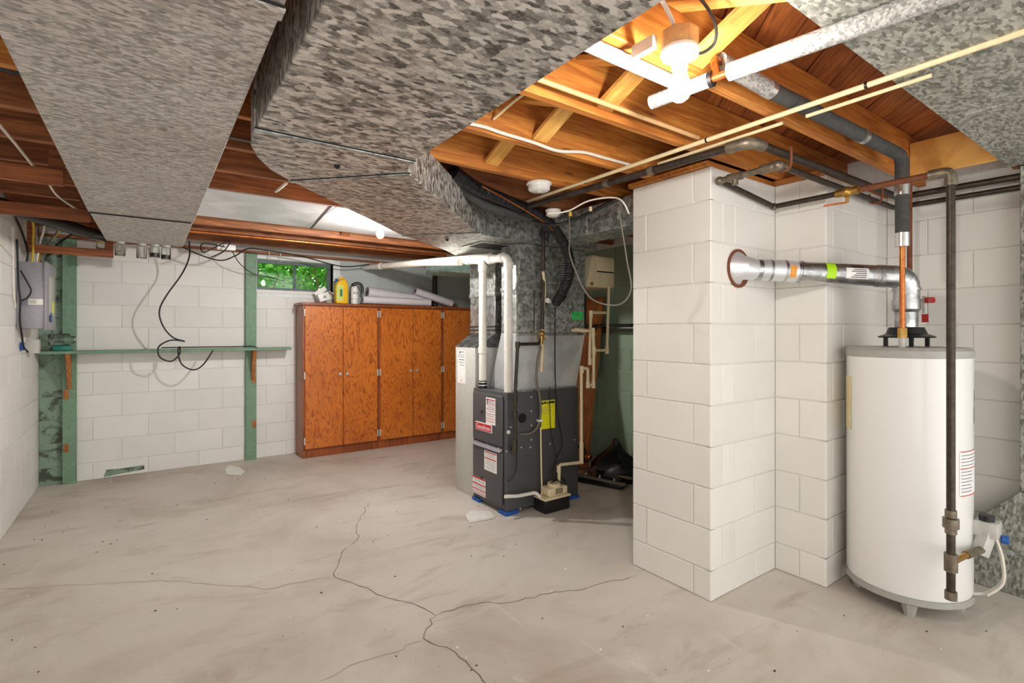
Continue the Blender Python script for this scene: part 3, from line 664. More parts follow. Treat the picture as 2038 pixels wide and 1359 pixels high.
# PVC flues of the furnace
fp = thing('flue_pipes', (2.15, 3.25, 0.88), 'white plastic vent pipes rising from the furnace and off to the back wall', 'pipe')
MB().pipe([(2.15, 3.062, 0.886), (2.15, 3.062, 1.875), (2.145, 3.31, 1.885)], 0.032, 0.06, 18).build('intake_pipe', PVC, fp)
MB().pipe([(2.14, 3.40, 0.92), (2.14, 3.40, 1.885), (2.09, 3.62, 1.91)], 0.030, 0.05, 18).build('exhaust_pipe', PVC, fp)
MB().pipe([(2.05, 3.60, 1.89), (2.05, 4.2, 1.95), (2.05, 5.86, 2.08)], 0.031, 0.05, 18).build('exhaust_run', PVC, fp)
MB().pipe([(2.155, 3.31, 1.905), (2.15, 3.75, 1.935), (2.15, 5.86, 2.10)], 0.031, 0.05, 18).build('intake_run', PVC, fp)
for a, b, r in (((2.15, 3.062, 1.79), (2.15, 3.062, 1.835), .037), ((2.14, 3.40, 1.80), (2.14, 3.40, 1.85), .036), ((2.14, 3.40, 1.16), (2.14, 3.40, 1.21), .036), ((2.149, 3.12, 1.878), (2.148, 3.165, 1.88), .037), ((2.146, 3.27, 1.884), (2.145, 3.315, 1.886), .037), ((2.11, 3.54, 1.90), (2.10, 3.58, 1.905), .036), ((2.05, 5.3, 2.036), (2.05, 5.34, 2.039), .036)):
    MB().cyl(a, b, r, seg=18).build('coupling', PVC, fp)
MB().cyl((2.14, 3.40, 0.885), (2.14, 3.40, 0.945), 0.034, seg=18).build('rubber_boot', BLACKRUB, fp)
for z in (0.905, 0.93): MB().cyl((2.14, 3.40, z), (2.14, 3.40, z + 0.008), 0.0365, seg=18).build('hose_clamp', CHROME, fp)

# gas line to the furnace
gp = thing('furnace_gas_pipe', (2.4, 2.96, 0.5), 'black iron gas pipe with brass valve dropping down the furnace side', 'pipe')
MB().pipe([(2.345,2.900,2.134), (2.370,2.930,1.698), (2.376,2.950,1.347)], 0.013, 0.03).build('drop', IRON, gp)
MB().pipe([(2.367,2.950,1.283), (2.353,2.950,1.239), (2.151,2.950,1.238), (2.129,2.950,0.898), (2.129,2.950,0.487)], 0.012, 0.02).build('drip_leg', IRON, gp)
q = (2.372,2.950,1.313)
MB().sphere(q, 0.024).build('gas_valve', BRASS, gp); MB().beam(q, (q[0] + 0.035, q[1] - 0.01, q[2] - 0.05), 0.012, 0.006).build('valve_handle', BRASS, gp)
MB().cyl((q[0], q[1], q[2] - 0.02), (q[0] - 0.008, q[1], q[2] - 0.075), 0.016, seg=12).build('valve_fitting', BRASS, gp)
for (a, b, r) in (((2.129,2.950,0.888), (2.129,2.950,0.827), .018), ((2.129,2.950,0.762), (2.129,2.950,0.712), .018), ((2.129,2.950,0.555), (2.124,2.950,0.459), .019), ((2.151,2.950,1.256), (2.151,2.950,1.213), .017)):
    MB().cyl(a, b, r, seg=12).build('fitting', IRON, gp)
MB().cyl((2.115,2.950,0.521), (2.165, 3.016, 0.455), 0.013, seg=12).build('inlet_nipple', IRON, gp)

cd = thing('flexible_conduit', (2.4, 2.99, 0.6), 'grey flexible conduit strapped to the furnace side', 'conduit')
MB().tube([(2.379,2.965,1.216), (2.346,2.965,1.124), (2.340,2.970,0.986), (2.381,2.985,0.840), (2.398,2.995,0.725), (2.369,2.995,0.622), (2.301,2.998,0.577), (2.196,3.000,0.582)], 0.009, 8).build('conduit', GCABLE, cd)
MB().cyl((2.100,2.990,0.609), (2.119,3.017,0.602), 0.014, seg=12).build('connector', LTGREY, cd)
MB().box(2.375, 2.41, 2.985, 3.017, 0.655, 0.67).build('strap', WHITEPL, cd)
MB().tube([(2.345,2.900,1.768), (2.400,2.950,1.627), (2.405,2.985,1.403), (2.405,2.985,1.177), (2.395,2.985,1.027)], 0.011, 8).build('jacketed_cable', CREAM, cd)
tag(MB().tube([(2.390,2.985,0.614), (2.395,2.985,0.350), (2.404,2.990,0.167), (2.380,2.960,0.096)], 0.0065, 8).build('drain_tube', CREAM), 'thin pale drain tube hanging down the furnace side to the pump', 'tube')
tag(MB().tube([(2.524,2.975,1.512), (2.528,2.980,1.021), (2.553,2.985,0.712), (2.604,2.985,0.474), (2.534,2.975,0.351), (2.477,2.955,0.261), (2.526,2.930,0.198), (2.600,2.940,0.145), (2.582,2.955,0.206), (2.460,2.940,0.199), (2.488,2.950,0.147)], 0.0045, 8).build('pump_power_cord', BLACKRUB), 'black power cord hanging over the furnace side to the pump', 'cord')
tag(MB().tube([(2.486,2.995,0.908), (2.496,2.995,0.601), (2.543,2.985,0.386), (2.525,2.970,0.296)], 0.003, 6).build('thermostat_wire', BLACKRUB), 'thin black wire beside the yellow label on the furnace', 'wire')
tag(MB().tube([(2.163,2.985,0.457), (2.172,2.985,0.365), (2.149,2.985,0.296), (2.105,2.985,0.264), (2.098,3.000,0.258)], 0.004, 6).build('pressure_hose', BLACKRUB), 'short black hose below the gas drip leg on the furnace', 'hose')

# condensate drain and humidifier feed (cream pipe) and pump
cp = thing('condensate_piping', (2.75, 2.98, 0.1), 'cream plastic condensate pipes zigzagging beside the furnace', 'pipe')
Yp = 2.985
for pts in ([(2.716,3.000,1.340), (2.907,2.960,1.336), (2.918,2.960,1.166), (2.912,2.960,0.900), (2.851,2.960,0.904), (2.851,2.960,1.036), (2.780,2.960,1.039), (2.776,2.955,0.300), (2.547,2.955,0.315), (2.538,2.950,0.176)],
            [(3.184,3.050,1.712), (3.108,3.000,1.173), (2.944,2.975,1.178)], [(3.127,3.030,1.488), (2.923,3.000,1.483), (2.902,2.995,1.076)]):
    MB().pipe(pts, 0.0125, 0.02, 12).build('drain_pipe', CPVC, cp)
for a, b in (((2.907,2.960,1.360), (2.912,2.960,1.296)), ((2.918,2.960,1.207), (2.918,2.960,1.142)), ((2.912,2.960,0.932), (2.912,2.960,0.876)), ((2.851,2.960,0.936), (2.851,2.960,0.880)), ((2.786,2.960,1.058), (2.786,2.960,1.003)), ((2.776,2.955,0.458), (2.776,2.955,0.292)), ((3.108,3.000,1.203), (3.108,3.000,1.144)), ((2.744,2.990,1.344), (2.833,2.970,1.336)), ((2.907,2.995,1.117), (2.907,2.995,1.060)), ((2.542,2.955,0.312), (2.542,2.955,0.258)), ((2.923,3.000,1.499), (2.923,3.000,1.442))):
    MB().cyl(a, b, 0.017, seg=12).build('coupling', CPVC, cp)
tag(MB().pipe([(2.069,2.990,0.154), (2.176,2.985,0.139), (2.327,2.965,0.142), (2.346,2.930,0.111)], 0.013, 0.02, 12).build('drain_line', PVC), 'short white drain pipe along the furnace foot into the pump', 'pipe')
pu = thing('condensate_pump', (2.47, 2.93, 0), 'small condensate pump with black tank and beige cover on the floor', 'pump')
MB().box(2.345, 2.585, 2.875, 3.008, 0.0, 0.095).build('tank', BLACKPLASTIC, pu, bevel=0.008)
MB().box(2.340, 2.590, 2.870, 3.010, 0.095, 0.112).build('tank_lid', CPVC, pu, bevel=0.004)
MB().box(2.395, 2.575, 2.888, 3.0, 0.112, 0.172).build('motor_cover', CPVC, pu, bevel=0.012, segs=3)
MB().cyl((2.48, 2.94, 0.17), (2.48, 2.94, 0.195), 0.05, seg=22).build('motor_cap', CPVC, pu)
for k in range(6): MB().box(2.455 + k * 0.012, 2.461 + k * 0.012, 2.886, 2.89, 0.125, 0.165).build('vent_slot', FURND, pu, smooth=False)

# refrigerant line set
rl = thing('refrigerant_lines', (2.2, 2.7, 1.6), 'black insulated refrigerant lines sweeping down to the coil', 'pipe')
MB().tube([(1.338,2.423,2.189), (1.549,2.519,2.156), (1.788,2.557,2.126), (2.037,2.601,2.091), (2.240,2.640,2.014), (2.396,2.689,1.874), (2.472,2.757,1.745), (2.480,2.838,1.623), (2.470,2.906,1.541)], 0.037, 14).build('suction_line', WRAP, rl)
MB().tube([(1.442,2.595,2.185), (1.652,2.629,2.106), (1.808,2.641,2.084), (2.033,2.677,2.082)], 0.030, 12).build('liquid_line', BLACKFOAM, rl)
for q, q2 in (((2.477,2.846,1.605), (2.475,2.872,1.573)), ((2.028,2.601,2.097), (2.068,2.603,2.080)), ((1.920,2.580,2.110), (1.947,2.585,2.105))):
    MB().cyl(q, q2, 0.041, seg=14).build('tape_band', BLACKRUB, rl)
for k in range(13):
    t = k / 12.0; a = V((2.415,2.694,1.852)).lerp(V((2.482,2.818,1.659)), t); b_ = a + V((0, 0, -0.006))
    MB().cyl(a, b_, 0.0395, seg=12).build('wrap', BLACKRUB, rl)
MB().cyl((2.470,2.906,1.541), (2.484,2.969,1.533), 0.03, seg=12).build('elbow_end', TAPE, rl)
MB().cyl((2.485,3.018,1.566), (2.454,2.980,1.563), 0.019, seg=14).build('coil_port', WHITEPL, rl)
MB().cyl((2.485,3.018,1.528), (2.454,2.980,1.525), 0.012, seg=14).build('coil_port', BLACKPLASTIC, rl)
MB().tube([(1.493,2.375,2.127), (1.695,2.476,2.119), (1.881,2.528,2.088), (2.064,2.557,2.038), (2.181,2.596,2.000)], 0.005, 6).build('copper_tube', COPPER, rl)

# leaning panel, bagged junk in the green corner
tag(MB().add([(3.34, 3.50, 0), (3.37, 3.50, 0), (3.37, 4.2, 0), (3.34, 4.2, 0), (3.57, 3.50, 1.66), (3.60, 3.50, 1.66), (3.60, 4.2, 1.66), (3.57, 4.2, 1.66)],
    [(0, 3, 2, 1), (4, 5, 6, 7), (0, 1, 5, 4), (1, 2, 6, 5), (2, 3, 7, 6), (3, 0, 4, 7)]).build('leaning_board', RAWORANGE, bevel=0.003), 'brown wooden panel leaning on the green wall behind the furnace', 'board')
jb = MB(); rr = random.Random(4); seg = 18; rings = 9; vs = []; fs = []
for i in range(rings):
    t = i / (rings - 1); rad = [0.20, 0.235, 0.24, 0.225, 0.19, 0.14, 0.085, 0.045, 0.015][i]; z = [0.0, 0.03, 0.08, 0.13, 0.18, 0.22, 0.26, 0.31, 0.36][i]
    for k in range(seg):
        a = 2 * math.pi * k / seg; w = 1 + 0.13 * math.sin(5 * a + i * 1.3) + rr.uniform(-0.08, 0.08)
        vs.append((3.42 + rad * 0.95 * w * math.cos(a), 3.20 + rad * 0.9 * w * math.sin(a), z + rr.uniform(-0.01, 0.01) * (i > 0)))
for i in range(rings - 1):
    for k in range(seg): fs.append((i * seg + k, i * seg + (k + 1) % seg, (i + 1) * seg + (k + 1) % seg, (i + 1) * seg + k))
fs.append(tuple(range(seg - 1, -1, -1))); fs.append(tuple((rings - 1) * seg + k for k in range(seg)))
tag(MB().add(vs, fs).build('trash_bag', BAG), 'lumpy black plastic bag in the corner behind the chimney', 'bag')
rk = thing('folded_stand', (3.2, 3.33, 0), 'dark folded metal frame with pale rails lying by the black bag', 'frame')
MB().beam((3.10, 3.49, 0.05), (3.24, 2.92, 0.05), 0.035, 0.022).build('rail', GCABLE, rk, bevel=0.003)
MB().beam((3.18, 3.53, 0.085), (3.34, 2.93, 0.085), 0.03, 0.02).build('rail', IRONL, rk, bevel=0.003)
MB().beam((3.12, 3.40, 0.02), (3.28, 2.96, 0.02), 0.12, 0.03).build('base_bar', BLACKPLASTIC, rk, bevel=0.004)
for t in (0.3, 0.55, 0.8): MB().cyl((3.11 + 0.14 * t, 3.46 - 0.54 * t, 0.03), (3.11 + 0.14 * t, 3.46 - 0.54 * t, 0.085), 0.008, seg=10).build('bolt', CHROME, rk)
MB().tube([(3.16, 3.56, 0.06), (3.17, 3.55, 0.2), (3.22, 3.52, 0.27), (3.29, 3.48, 0.24), (3.31, 3.46, 0.12)], 0.02, 8).build('grip_hoop', BLACKRUB, rk)
MB().sphere((3.30, 3.42, 0.175), 0.035).build('clamp', COPPER, rk)
hr = thing('wall_rail', (3.6, 3.3, 1.41), 'dark metal rod rack fixed to the green wall beyond the furnace', 'rack')
MB().cyl((3.50, 2.72, 1.385), (3.50, 3.75, 1.385), 0.014, seg=12).build('rod', BLACKPLASTIC, hr)
MB().cyl((3.56, 2.72, 1.345), (3.56, 3.75, 1.345), 0.011, seg=12).build('rod', IRON, hr)
for y in (2.95, 3.55): MB().box(3.48, 3.67, y, y + 0.025, 1.32, 1.375).build('bracket', BLACKPLASTIC, hr)

# ------------------------------------------------------------------ water heater
HX, HYc, HR = 3.095, 0.937, 0.252
wh = thing('water_heater', (HX, HYc, 0), 'tall white cylindrical gas water heater beside the chimney', 'water heater')
MB().lathe((HX, HYc, 0), [(0, 0.10), (HR - .004, 0.10), (HR, 0.115), (HR, 1.205), (0, 1.205)], 64).build('tank', ENAMEL, wh)
MB().lathe((HX, HYc, 0), [(0, 1.206), (HR + .004, 1.206), (HR + .005, 1.238), (HR - .008, 1.252), (0, 1.256)], 64).build('top_cap', GREYENAM, wh)
MB().lathe((HX, HYc, 0), [(0, 0.062), (HR - .012, 0.062), (HR + .003, 0.072), (HR + .003, 0.099), (0, 0.099)], 64).build('base_ring', GREYENAM, wh)
for a in (200, 290, 20, 110):
    x = HX + 0.2 * math.cos(math.radians(a)); y = HYc + 0.2 * math.sin(math.radians(a))
    MB().lathe((x, y, 0), [(0, 0), (0.022, 0), (0.036, 0.062), (0, 0.062)], 8).build('foot', GREYENAM, wh)
def curved(parent, name, mat, a0, a1, z0, z1, off, n=10, R=None, c=None):
    R = R or HR; c = c or (HX, HYc); vs = []; fs = []
    for k in range(n + 1):
        a = math.radians(a0 + (a1 - a0) * k / n)
        for rr_, z in ((R + off, z0), (R + off, z1)): vs.append((c[0] + rr_ * math.cos(a), c[1] + rr_ * math.sin(a), z))
    for k in range(n): fs.append((2 * k, 2 * k + 1, 2 * k + 3, 2 * k + 2))
    return MB().add(vs, fs).build(name, mat, parent)
lab = curved(wh, 'label', PAPER, 246, 287, 0.58, 0.785, 0.0012)
for z, mm, a0, a1 in ((0.782, REDP, 247, 286), (0.705, REDP, 247, 286), (0.582, REDP, 247, 286), (0.765, GREYINK, 248, 282), (0.75, GREYINK, 248, 277), (0.735, GREYINK, 248, 282), (0.72, GREYINK, 248, 272), (0.69, GREYINK, 248, 268), (0.675, GREYINK, 248, 268), (0.66, GREYINK, 248, 266), (0.645, GREYINK, 248, 268), (0.63, GREYINK, 248, 264), (0.615, GREYINK, 248, 267), (0.60, GREYINK, 248, 266)):
    curved(lab, 'print', mm, a0, a1, z - 0.002, z + 0.002, 0.0018)
curved(wh, 'label', GREYINK, 276, 292, 0.90, 0.98, 0.0012)
curved(wh, 'label', ORANGE, 279, 294, 0.99, 1.055, 0.0012)
curved(wh, 'tape_residue', CREAM, 110, 136, 0.83, 1.10, 0.0010)
hd = MB().lathe((HX, HYc, 0), [(0.0, 1.30), (0.115, 1.298), (0.118, 1.304), (0.085, 1.318), (0.072, 1.350), (0.0, 1.350)], 28).build('draft_hood', BLACKPLASTIC, wh)
for a in (30, 120, 210, 300):
    x = HX + 0.085 * math.cos(math.radians(a)); y = HYc + 0.085 * math.sin(math.radians(a))
    MB().box(x - 0.008, x + 0.008, y - 0.008, y + 0.008, 1.255, 1.302).build('hood_leg', BLACKPLASTIC, wh)
# gas control on the side of the tank
gv = thing('gas_control_valve', (3.16, 0.64, 0.36), 'grey gas control valve with blue knob on the water heater side', 'valve')
MB().box(3.10, 3.185, 0.60, 0.69, 0.39, 0.46).build('body', LTGREY, gv, bevel=0.008)
MB().beam((3.13, 0.64, 0.41), (3.09, 0.66, 0.31), 0.05, 0.05).build('inlet_body', LTGREY, gv, bevel=0.005)
MB().cyl((3.14, 0.645, 0.458), (3.14, 0.645, 0.485), 0.028, seg=16).build('dial', BLACKPLASTIC, gv)
MB().cyl((3.16, 0.60, 0.385), (3.168, 0.577, 0.384), 0.018, seg=16).build('knob', BLUE, gv)
MB().tube([(3.15, 0.62, 0.39), (3.16, 0.60, 0.30), (3.17, 0.595, 0.20), (3.15, 0.64, 0.13), (3.12, 0.69, 0.11)], 0.007, 8).build('burner_tube', LTGREY, gv)
MB().tube([(3.13, 0.61, 0.39), (3.14, 0.59, 0.30), (3.145, 0.59, 0.19), (3.13, 0.64, 0.12)], 0.005, 8).build('pilot_tube', WCABLE, gv)

# flue of the water heater
vp = thing('vent_pipe', (3.095, 0.937, 1.39), 'silver metal vent pipe from the water heater into the chimney', 'pipe')
MB().rings([(V((HX, HYc, 1.351)), 0.048), (V((HX, HYc, 1.425)), 0.048), (V((HX, HYc, 1.44)), 0.060), (V((HX, HYc, 1.48)), 0.060)], 24).build('collar', PIPEMETAL, vp)
e0, e1 = V((HX, HYc, 1.48)), V((2.487, 1.475, 1.655)); cor = V((HX, HYc, 1.60)); dd = (e1 - cor).normalized()
MB().pipe([e0, cor, cor + dd * 0.14], 0.056, 0.10, 24).build('elbow', PIPEMETAL, vp)
MB().cyl(cor + dd * 0.11, e1 - dd * 0.06, 0.053, seg=28).build('pipe_section', PIPEMETAL, vp)
for t in (0.50, 0.58, 0.65): MB().cyl(cor + dd * (t), cor + dd * (t + 0.012), 0.0565, seg=28).build('bead', PIPEMETAL, vp)
MB().cyl(cor + dd * 0.53, cor + dd * 0.70, 0.0552, seg=28).build('pipe_section', SHINY, vp)
for z in (1.478, 1.535): MB().cyl((HX, HYc, z), (HX, HYc, z + 0.01), 0.0605, seg=28).build('bead', PIPEMETAL, vp)
MB().rings([(e1 - dd * 0.075, 0.056), (V((2.487, 1.44, 1.655)), 0.060), (V((2.487, 1.470, 1.655)), 0.088)], 28).build('thimble', SHINY, vp)
MB().cyl((2.487, 1.4748, 1.655), (2.487, 1.466, 1.655), 0.100, seg=28).build('thimble_ring', RUST, vp)
side = dd.cross(V((0, 0, 1))).normalized(); up2 = side.cross(dd).normalized()
def wrap(name, mat, parent, t0, t1, a0, a1, off):
    vs = []; fs = []; n = 10
    for k in range(n + 1):
        a = math.radians(a0 + (a1 - a0) * k / n); w = (side * math.cos(a) + up2 * math.sin(a)) * (0.053 + off)
        vs += [cor + dd * t0 + w, cor + dd * t1 + w]
    for k in range(n): fs.append((2 * k, 2 * k + 1, 2 * k + 3, 2 * k + 2))
    return MB().add(vs, fs).build(name, mat, parent)
sg = -1 if side.dot(V((-1, -1, 0))) > 0 else 1
base_a = 0 if side.dot(V((-0.8, -0.5, 0))) > 0 else 180
dirn = 1 if base_a == 0 else -1
wrap('tape', LIME, vp, 0.355, 0.40, base_a - 35 * dirn, base_a + 70 * dirn, 0.0012)
lb = wrap('label', PAPER, vp, 0.205, 0.31, base_a - 28 * dirn, base_a + 30 * dirn, 0.0012)
for k in range(5): wrap('print', INK, lb, 0.215, 0.285 - 0.01 * (k % 3), base_a + (-22 + k * 10) * dirn, base_a + (-18 + k * 10) * dirn, 0.002)
wrap('label', ORANGE, vp, 0.545, 0.575, base_a - 40 * dirn, base_a + 25 * dirn, 0.0036)

# cold and hot water pipes
cw_ = thing('insulated_water_pipe', (2.94, 0.93, 1.25), 'black foam covered water pipe along the joist and down to the heater', 'pipe')
MB().pipe([(1.78, 0.960, 2.20), (2.936, 0.907, 2.17), (2.936, 0.905, 1.79)], 0.028, 0.05, 18).build('black_foam_sleeve', BLACKFOAM, cw_)
MB().pipe([(1.50, 0.955, 2.20), (1.80, 0.957, 2.198)], 0.0285, 0.05, 18).build('grey_foam_sleeve', FOAM, cw_)
MB().cyl((2.936, 0.905, 1.80), (2.936, 0.905, 1.735), 0.0295, seg=18).build('foil_tape', TAPE, cw_)
MB().cyl((2.936, 0.905, 1.76), (2.936, 0.905, 1.33), 0.0115, seg=14).build('copper_riser', COPPER, cw_)
MB().cyl((2.936, 0.905, 1.30), (2.936, 0.905, 1.345), 0.020, seg=8).build('union', BRASS, cw_)
MB().cyl((2.936, 0.905, 1.25), (2.936, 0.905, 1.305), 0.014, seg=12).build('nipple', LTGREY, cw_)
for x in (1.80, 2.52): MB().rings([(V((x + dx_, 0.960 - 0.0458 * (x + dx_ - 1.78), 2.20 - 0.026 * (x + dx_ - 1.78))), 0.0315) for dx_ in (0, 0.03)], 18).build('strap', TAPE, cw_)
MB().cyl((2.936, 0.906, 2.03), (2.936, 0.906, 1.98), 0.031, seg=18).build('foil_tape', TAPE, cw_)
gf = thing('grey_foam_pipe', (1.45, 0.9, 2.1), 'grey foam covered pipes crossing under the joists by the bulb', 'pipe')
MB().cyl((0.75, 1.052, 2.142), (1.40, 1.052, 2.142), 0.021, seg=18).build('foam_sleeve', FOAM, gf)
MB().cyl((1.425, 1.165, 2.125), (1.450, 0.952, 2.127), 0.0235, seg=18).build('foam_sleeve', FOAM, gf)
MB().cyl((1.459, 0.895, 2.128), (1.62, -0.10, 2.130), 0.027, seg=18).build('foam_sleeve', FOAM, gf)
MB().cyl((1.450, 0.955, 2.127), (1.462, 0.87, 2.128), 0.012, seg=14).build('copper_pipe', COPPER, gf)
MB().cyl((1.449, 0.955, 2.127), (1.451, 0.943, 2.127), 0.0255, seg=18).build('tape_band', BLACKRUB, gf)
MB().pipe([(1.452, 0.93, 2.127), (1.455, 0.945, 2.19), (1.51, 0.955, 2.20)], 0.012, 0.02, 12).build('tee_branch', COPPER, gf)

# gas piping loop by the chimney
gl_ = thing('gas_pipe_loop', (2.6, 1.2, 0.2), 'weathered iron gas pipe looping by the chimney and down to the heater valve', 'pipe')
GZ = 2.01
MB().pipe([(2.78, 1.43, GZ), (2.78, 1.12, GZ)], 0.0135).build('pipe_run', IRON, gl_)
MB().pipe([(2.78, 1.02, GZ), (2.78, 0.72, GZ)], 0.0145).build('pipe_run', RUST, gl_)
MB().pipe([(2.78, 1.44, GZ), (2.278, 1.445, 2.066)], 0.0135).build('pipe_run', IRON, gl_)
MB().pipe([(2.278, 1.44, 2.066), (2.278, 1.157, 2.066)], 0.0145).build('pipe_run', IRONL, gl_)
MB().pipe([(2.29, 1.157, 2.066), (3.62, 1.157, 2.066), (3.63, 0.608, 2.066)], 0.0145, 0.03).build('pipe_run', IRON, gl_)
MB().pipe([(2.78, 0.72, GZ), (2.78, 0.685, GZ - 0.01), (2.78, 0.685, 0.21)], 0.0155, 0.03).build('drop', IRON, gl_)
for c_, r in (((2.78, 1.44, GZ), .020), ((2.278, 1.445, 2.066), .021), ((2.278, 1.16, 2.066), .024)):
    MB().sphere(c_, r).build('elbow', IRONL, gl_)
MB().cyl((2.278, 1.40, 2.066), (2.278, 1.33, 2.066), 0.020, seg=14).build('tee', IRONL, gl_); MB().cyl((2.278, 1.365, 2.066), (2.278, 1.365, 2.028), 0.015, seg=12).build('tee_plug', IRONL, gl_)
MB().pipe([(2.278, 1.24, 2.066), (2.278, 1.165, 2.066), (2.33, 1.157, 2.066)], 0.021, 0.03).build('elbow', IRONL, gl_)
MB().pipe([(2.78, 0.76, GZ), (2.78, 0.685, GZ), (2.78, 0.685, GZ - 0.06)], 0.022, 0.035).build('elbow', IRONL, gl_)
MB().cyl((2.78, 1.13, GZ), (2.78, 1.03, GZ), 0.019, seg=10).build('gas_valve', BRASS, gl_)
MB().sphere((2.78, 1.08, GZ), 0.027).build('valve_ball', BRASS, gl_); MB().cyl((2.78, 1.08, GZ), (2.78, 1.08, GZ - 0.05), 0.008, seg=8).build('valve_stem', BRASS, gl_)
MB().beam((2.78, 1.08, GZ - 0.05), (2.74, 1.17, GZ - 0.055), 0.014, 0.008).build('valve_lever', COPPER, gl_)
for z, h, r in ((0.495, 0.04, .029), (0.54, 0.03, .021), (0.47, 0.03, .021), (0.31, 0.075, .024), (0.19, 0.035, .022)):
    MB().cyl((2.78, 0.685, z), (2.78, 0.685, z + h), r, seg=14).build('fitting', IRONL, gl_)
MB().cyl((2.78, 0.685, 0.345), (2.95, 0.668, 0.345), 0.013, seg=12).build('arm', BRASS, gl_)
MB().cyl((2.93, 0.67, 0.345), (3.11, 0.65, 0.335), 0.017, seg=12).build('arm', IRONL, gl_)
gm = thing('gas_main', (1.97, 1.8, 2.1), 'long black iron gas main hung under the joists with a weathered elbow', 'pipe')
MB().cyl((1.93, 2.75, 2.115), (2.03, 1.19, 2.115), 0.0175, seg=16).build('pipe_run', IRON, gm)
MB().pipe([(2.027, 1.25, 2.115), (2.035, 1.15, 2.115), (2.12, 1.145, 2.115)], 0.0245, 0.04, 16).build('elbow', IRONL, gm)
MB().pipe([(2.10, 1.145, 2.115), (3.58, 1.12, 2.115), (3.60, 0.608, 2.115)], 0.0175, 0.03, 16).build('pipe_run', IRON, gm)
for q in ((2.0, 1.62, 2.115), (1.985, 1.9, 2.115)): MB().cyl(q, (q[0] - 0.003, q[1] + 0.03, q[2]), 0.022, seg=14).build('coupling', IRONL, gm)
for x, y in ((2.31, 1.15), (3.30, 1.14)):
    MB().tube([(x, y - 0.03, 2.145), (x, y - 0.028, 2.06), (x, y + 0.005, 2.045), (x, y + 0.03, 2.06), (x, y + 0.03, 2.10)], 0.006, 8).build('hanger_hook', RUST, gm)
cr = thing('cream_pipe_rail', (1.96, 1.0, 2.15), 'thin cream pipe strung straight across under the joists', 'pipe')
MB().cyl((1.955, 2.70, 2.153), (1.965, -1.0, 2.153), 0.0095, seg=12).build('pipe_run', CREAM, cr)
MB().cyl((2.035, 1.62, 2.150), (2.035, 1.02, 2.150), 0.007, seg=10).build('lower_strip', CREAM, cr)
MB().cyl((2.035, 0.93, 2.146), (2.035, 0.55, 2.146), 0.007, seg=10).build('lower_strip', CREAM, cr)
for y in (0.70, 1.30, 2.05): MB().cyl((1.96, y, 2.153), (1.96, y + 0.008, 2.153), 0.0115, seg=12).build('zip_tie', BLACKRUB, cr)
rp = thing('overflow_pipe', (3.58, 1.08, 1.5), 'rusty brown pipe with red-handled valve behind the vent pipe', 'pipe')
MB().cyl((3.52, 1.05, 2.16), (3.52, 1.05, 1.45), 0.013, seg=12).build('riser', RUST, rp)
MB().cyl((3.52, 1.05, 1.50), (3.50, 0.97, 1.50), 0.011, seg=12).build('arm', BRASS, rp)
MB().cyl((3.50, 0.975, 1.525), (3.50, 0.975, 1.43), 0.012, seg=12).build('valve_body', LTGREY, rp)
MB().lathe((3.47, 0.945, 1.485), [(0, 0), (.022, 0), (.026, .012), (.022, .03), (0, .03)], 8).build('valve_handle', REDH, rp)
MB().box(3.485, 3.489, 0.955, 0.985, 1.38, 1.425).build('tag', REDH, rp)

# ------------------------------------------------------------------ lamps
def bulb(parent, c, ztop, mat, s=1.0):
    x, y = c
    prof = [(0.0, -0.088), (0.014, -0.086), (0.024, -0.078), (0.0305, -0.064), (0.0315, -0.052), (0.029, -0.038), (0.021, -0.018), (0.0175, -0.004), (0.0, -0.002)]
    return MB().lathe((x, y, ztop), [(r * s, z * s) for r, z in prof], 24).build('bulb', mat, parent)
def lampholder(name, x, y, zdisc, mat, label_, s=1.0):
    t = thing(name, (x, y, zdisc), label_, 'lamp')
    MB().lathe((x, y, zdisc), [(0, 0.006), (0.050 * s, 0.006), (0.054 * s, -0.004), (0.050 * s, -0.014), (0.032 * s, -0.020), (0.026 * s, -0.032), (0.0, -0.032)], 32).build('porcelain_base', PORC, t)
    MB().lathe((x, y, zdisc), [(0, -0.030), (0.021 * s, -0.030), (0.022 * s, -0.050), (0.018 * s, -0.056), (0, -0.056)], 24).build('socket', PORC, t)
    bulb(t, (x, y), zdisc - 0.053, mat, s)
    return t
l1 = lampholder('ceiling_lamp', 1.221, 0.898, 2.118, BULB1, 'bare lit bulb in a white porcelain holder by the foam pipes')
MB().prism([(1.221 + 0.052 * math.cos(math.radians(22.5 + 45 * k)), 0.898 + 0.052 * math.sin(math.radians(22.5 + 45 * k))) for k in range(8)], 2.125, 2.172).build('junction_box', BOXMET, l1, bevel=0.002)
MB().box(1.155, 1.175, 0.94, 1.016, 2.13, 2.165).build('bracket', LTGREY, l1, smooth=False)
l2 = lampholder('ceiling_lamp', 1.405, 3.66, 2.150, BULB2, 'small bare lit bulb under the bright sheet-metal pan', 0.85)
def cable(name, pts, r, mat, label_, cat='cable', seg=8, group=None):
    return tag(MB().tube(pts, r, seg).build(name, mat), label_, cat, group)
cable('armored_cable', [(0.95, 0.90, 2.30), (1.05, 0.90, 2.27), (1.13, 0.895, 2.235), (1.18, 0.895, 2.195), (1.205, 0.898, 2.165)], 0.0065, LTGREY, 'shiny armored cable arching into the lamp box')
cable('lamp_feed_cable', [(0.95, 0.86, 2.28), (1.08, 0.84, 2.27), (1.20, 0.82, 2.22), (1.30, 0.84, 2.20), (1.345, 0.87, 2.17), (1.32, 0.90, 2.145), (1.27, 0.90, 2.15)], 0.0045, BLACKRUB, 'dark cable looping around the lamp box')
sd = thing('smoke_detector', (1.80, 2.262, 2.13), 'round white smoke detector under the joist', 'smoke detector')
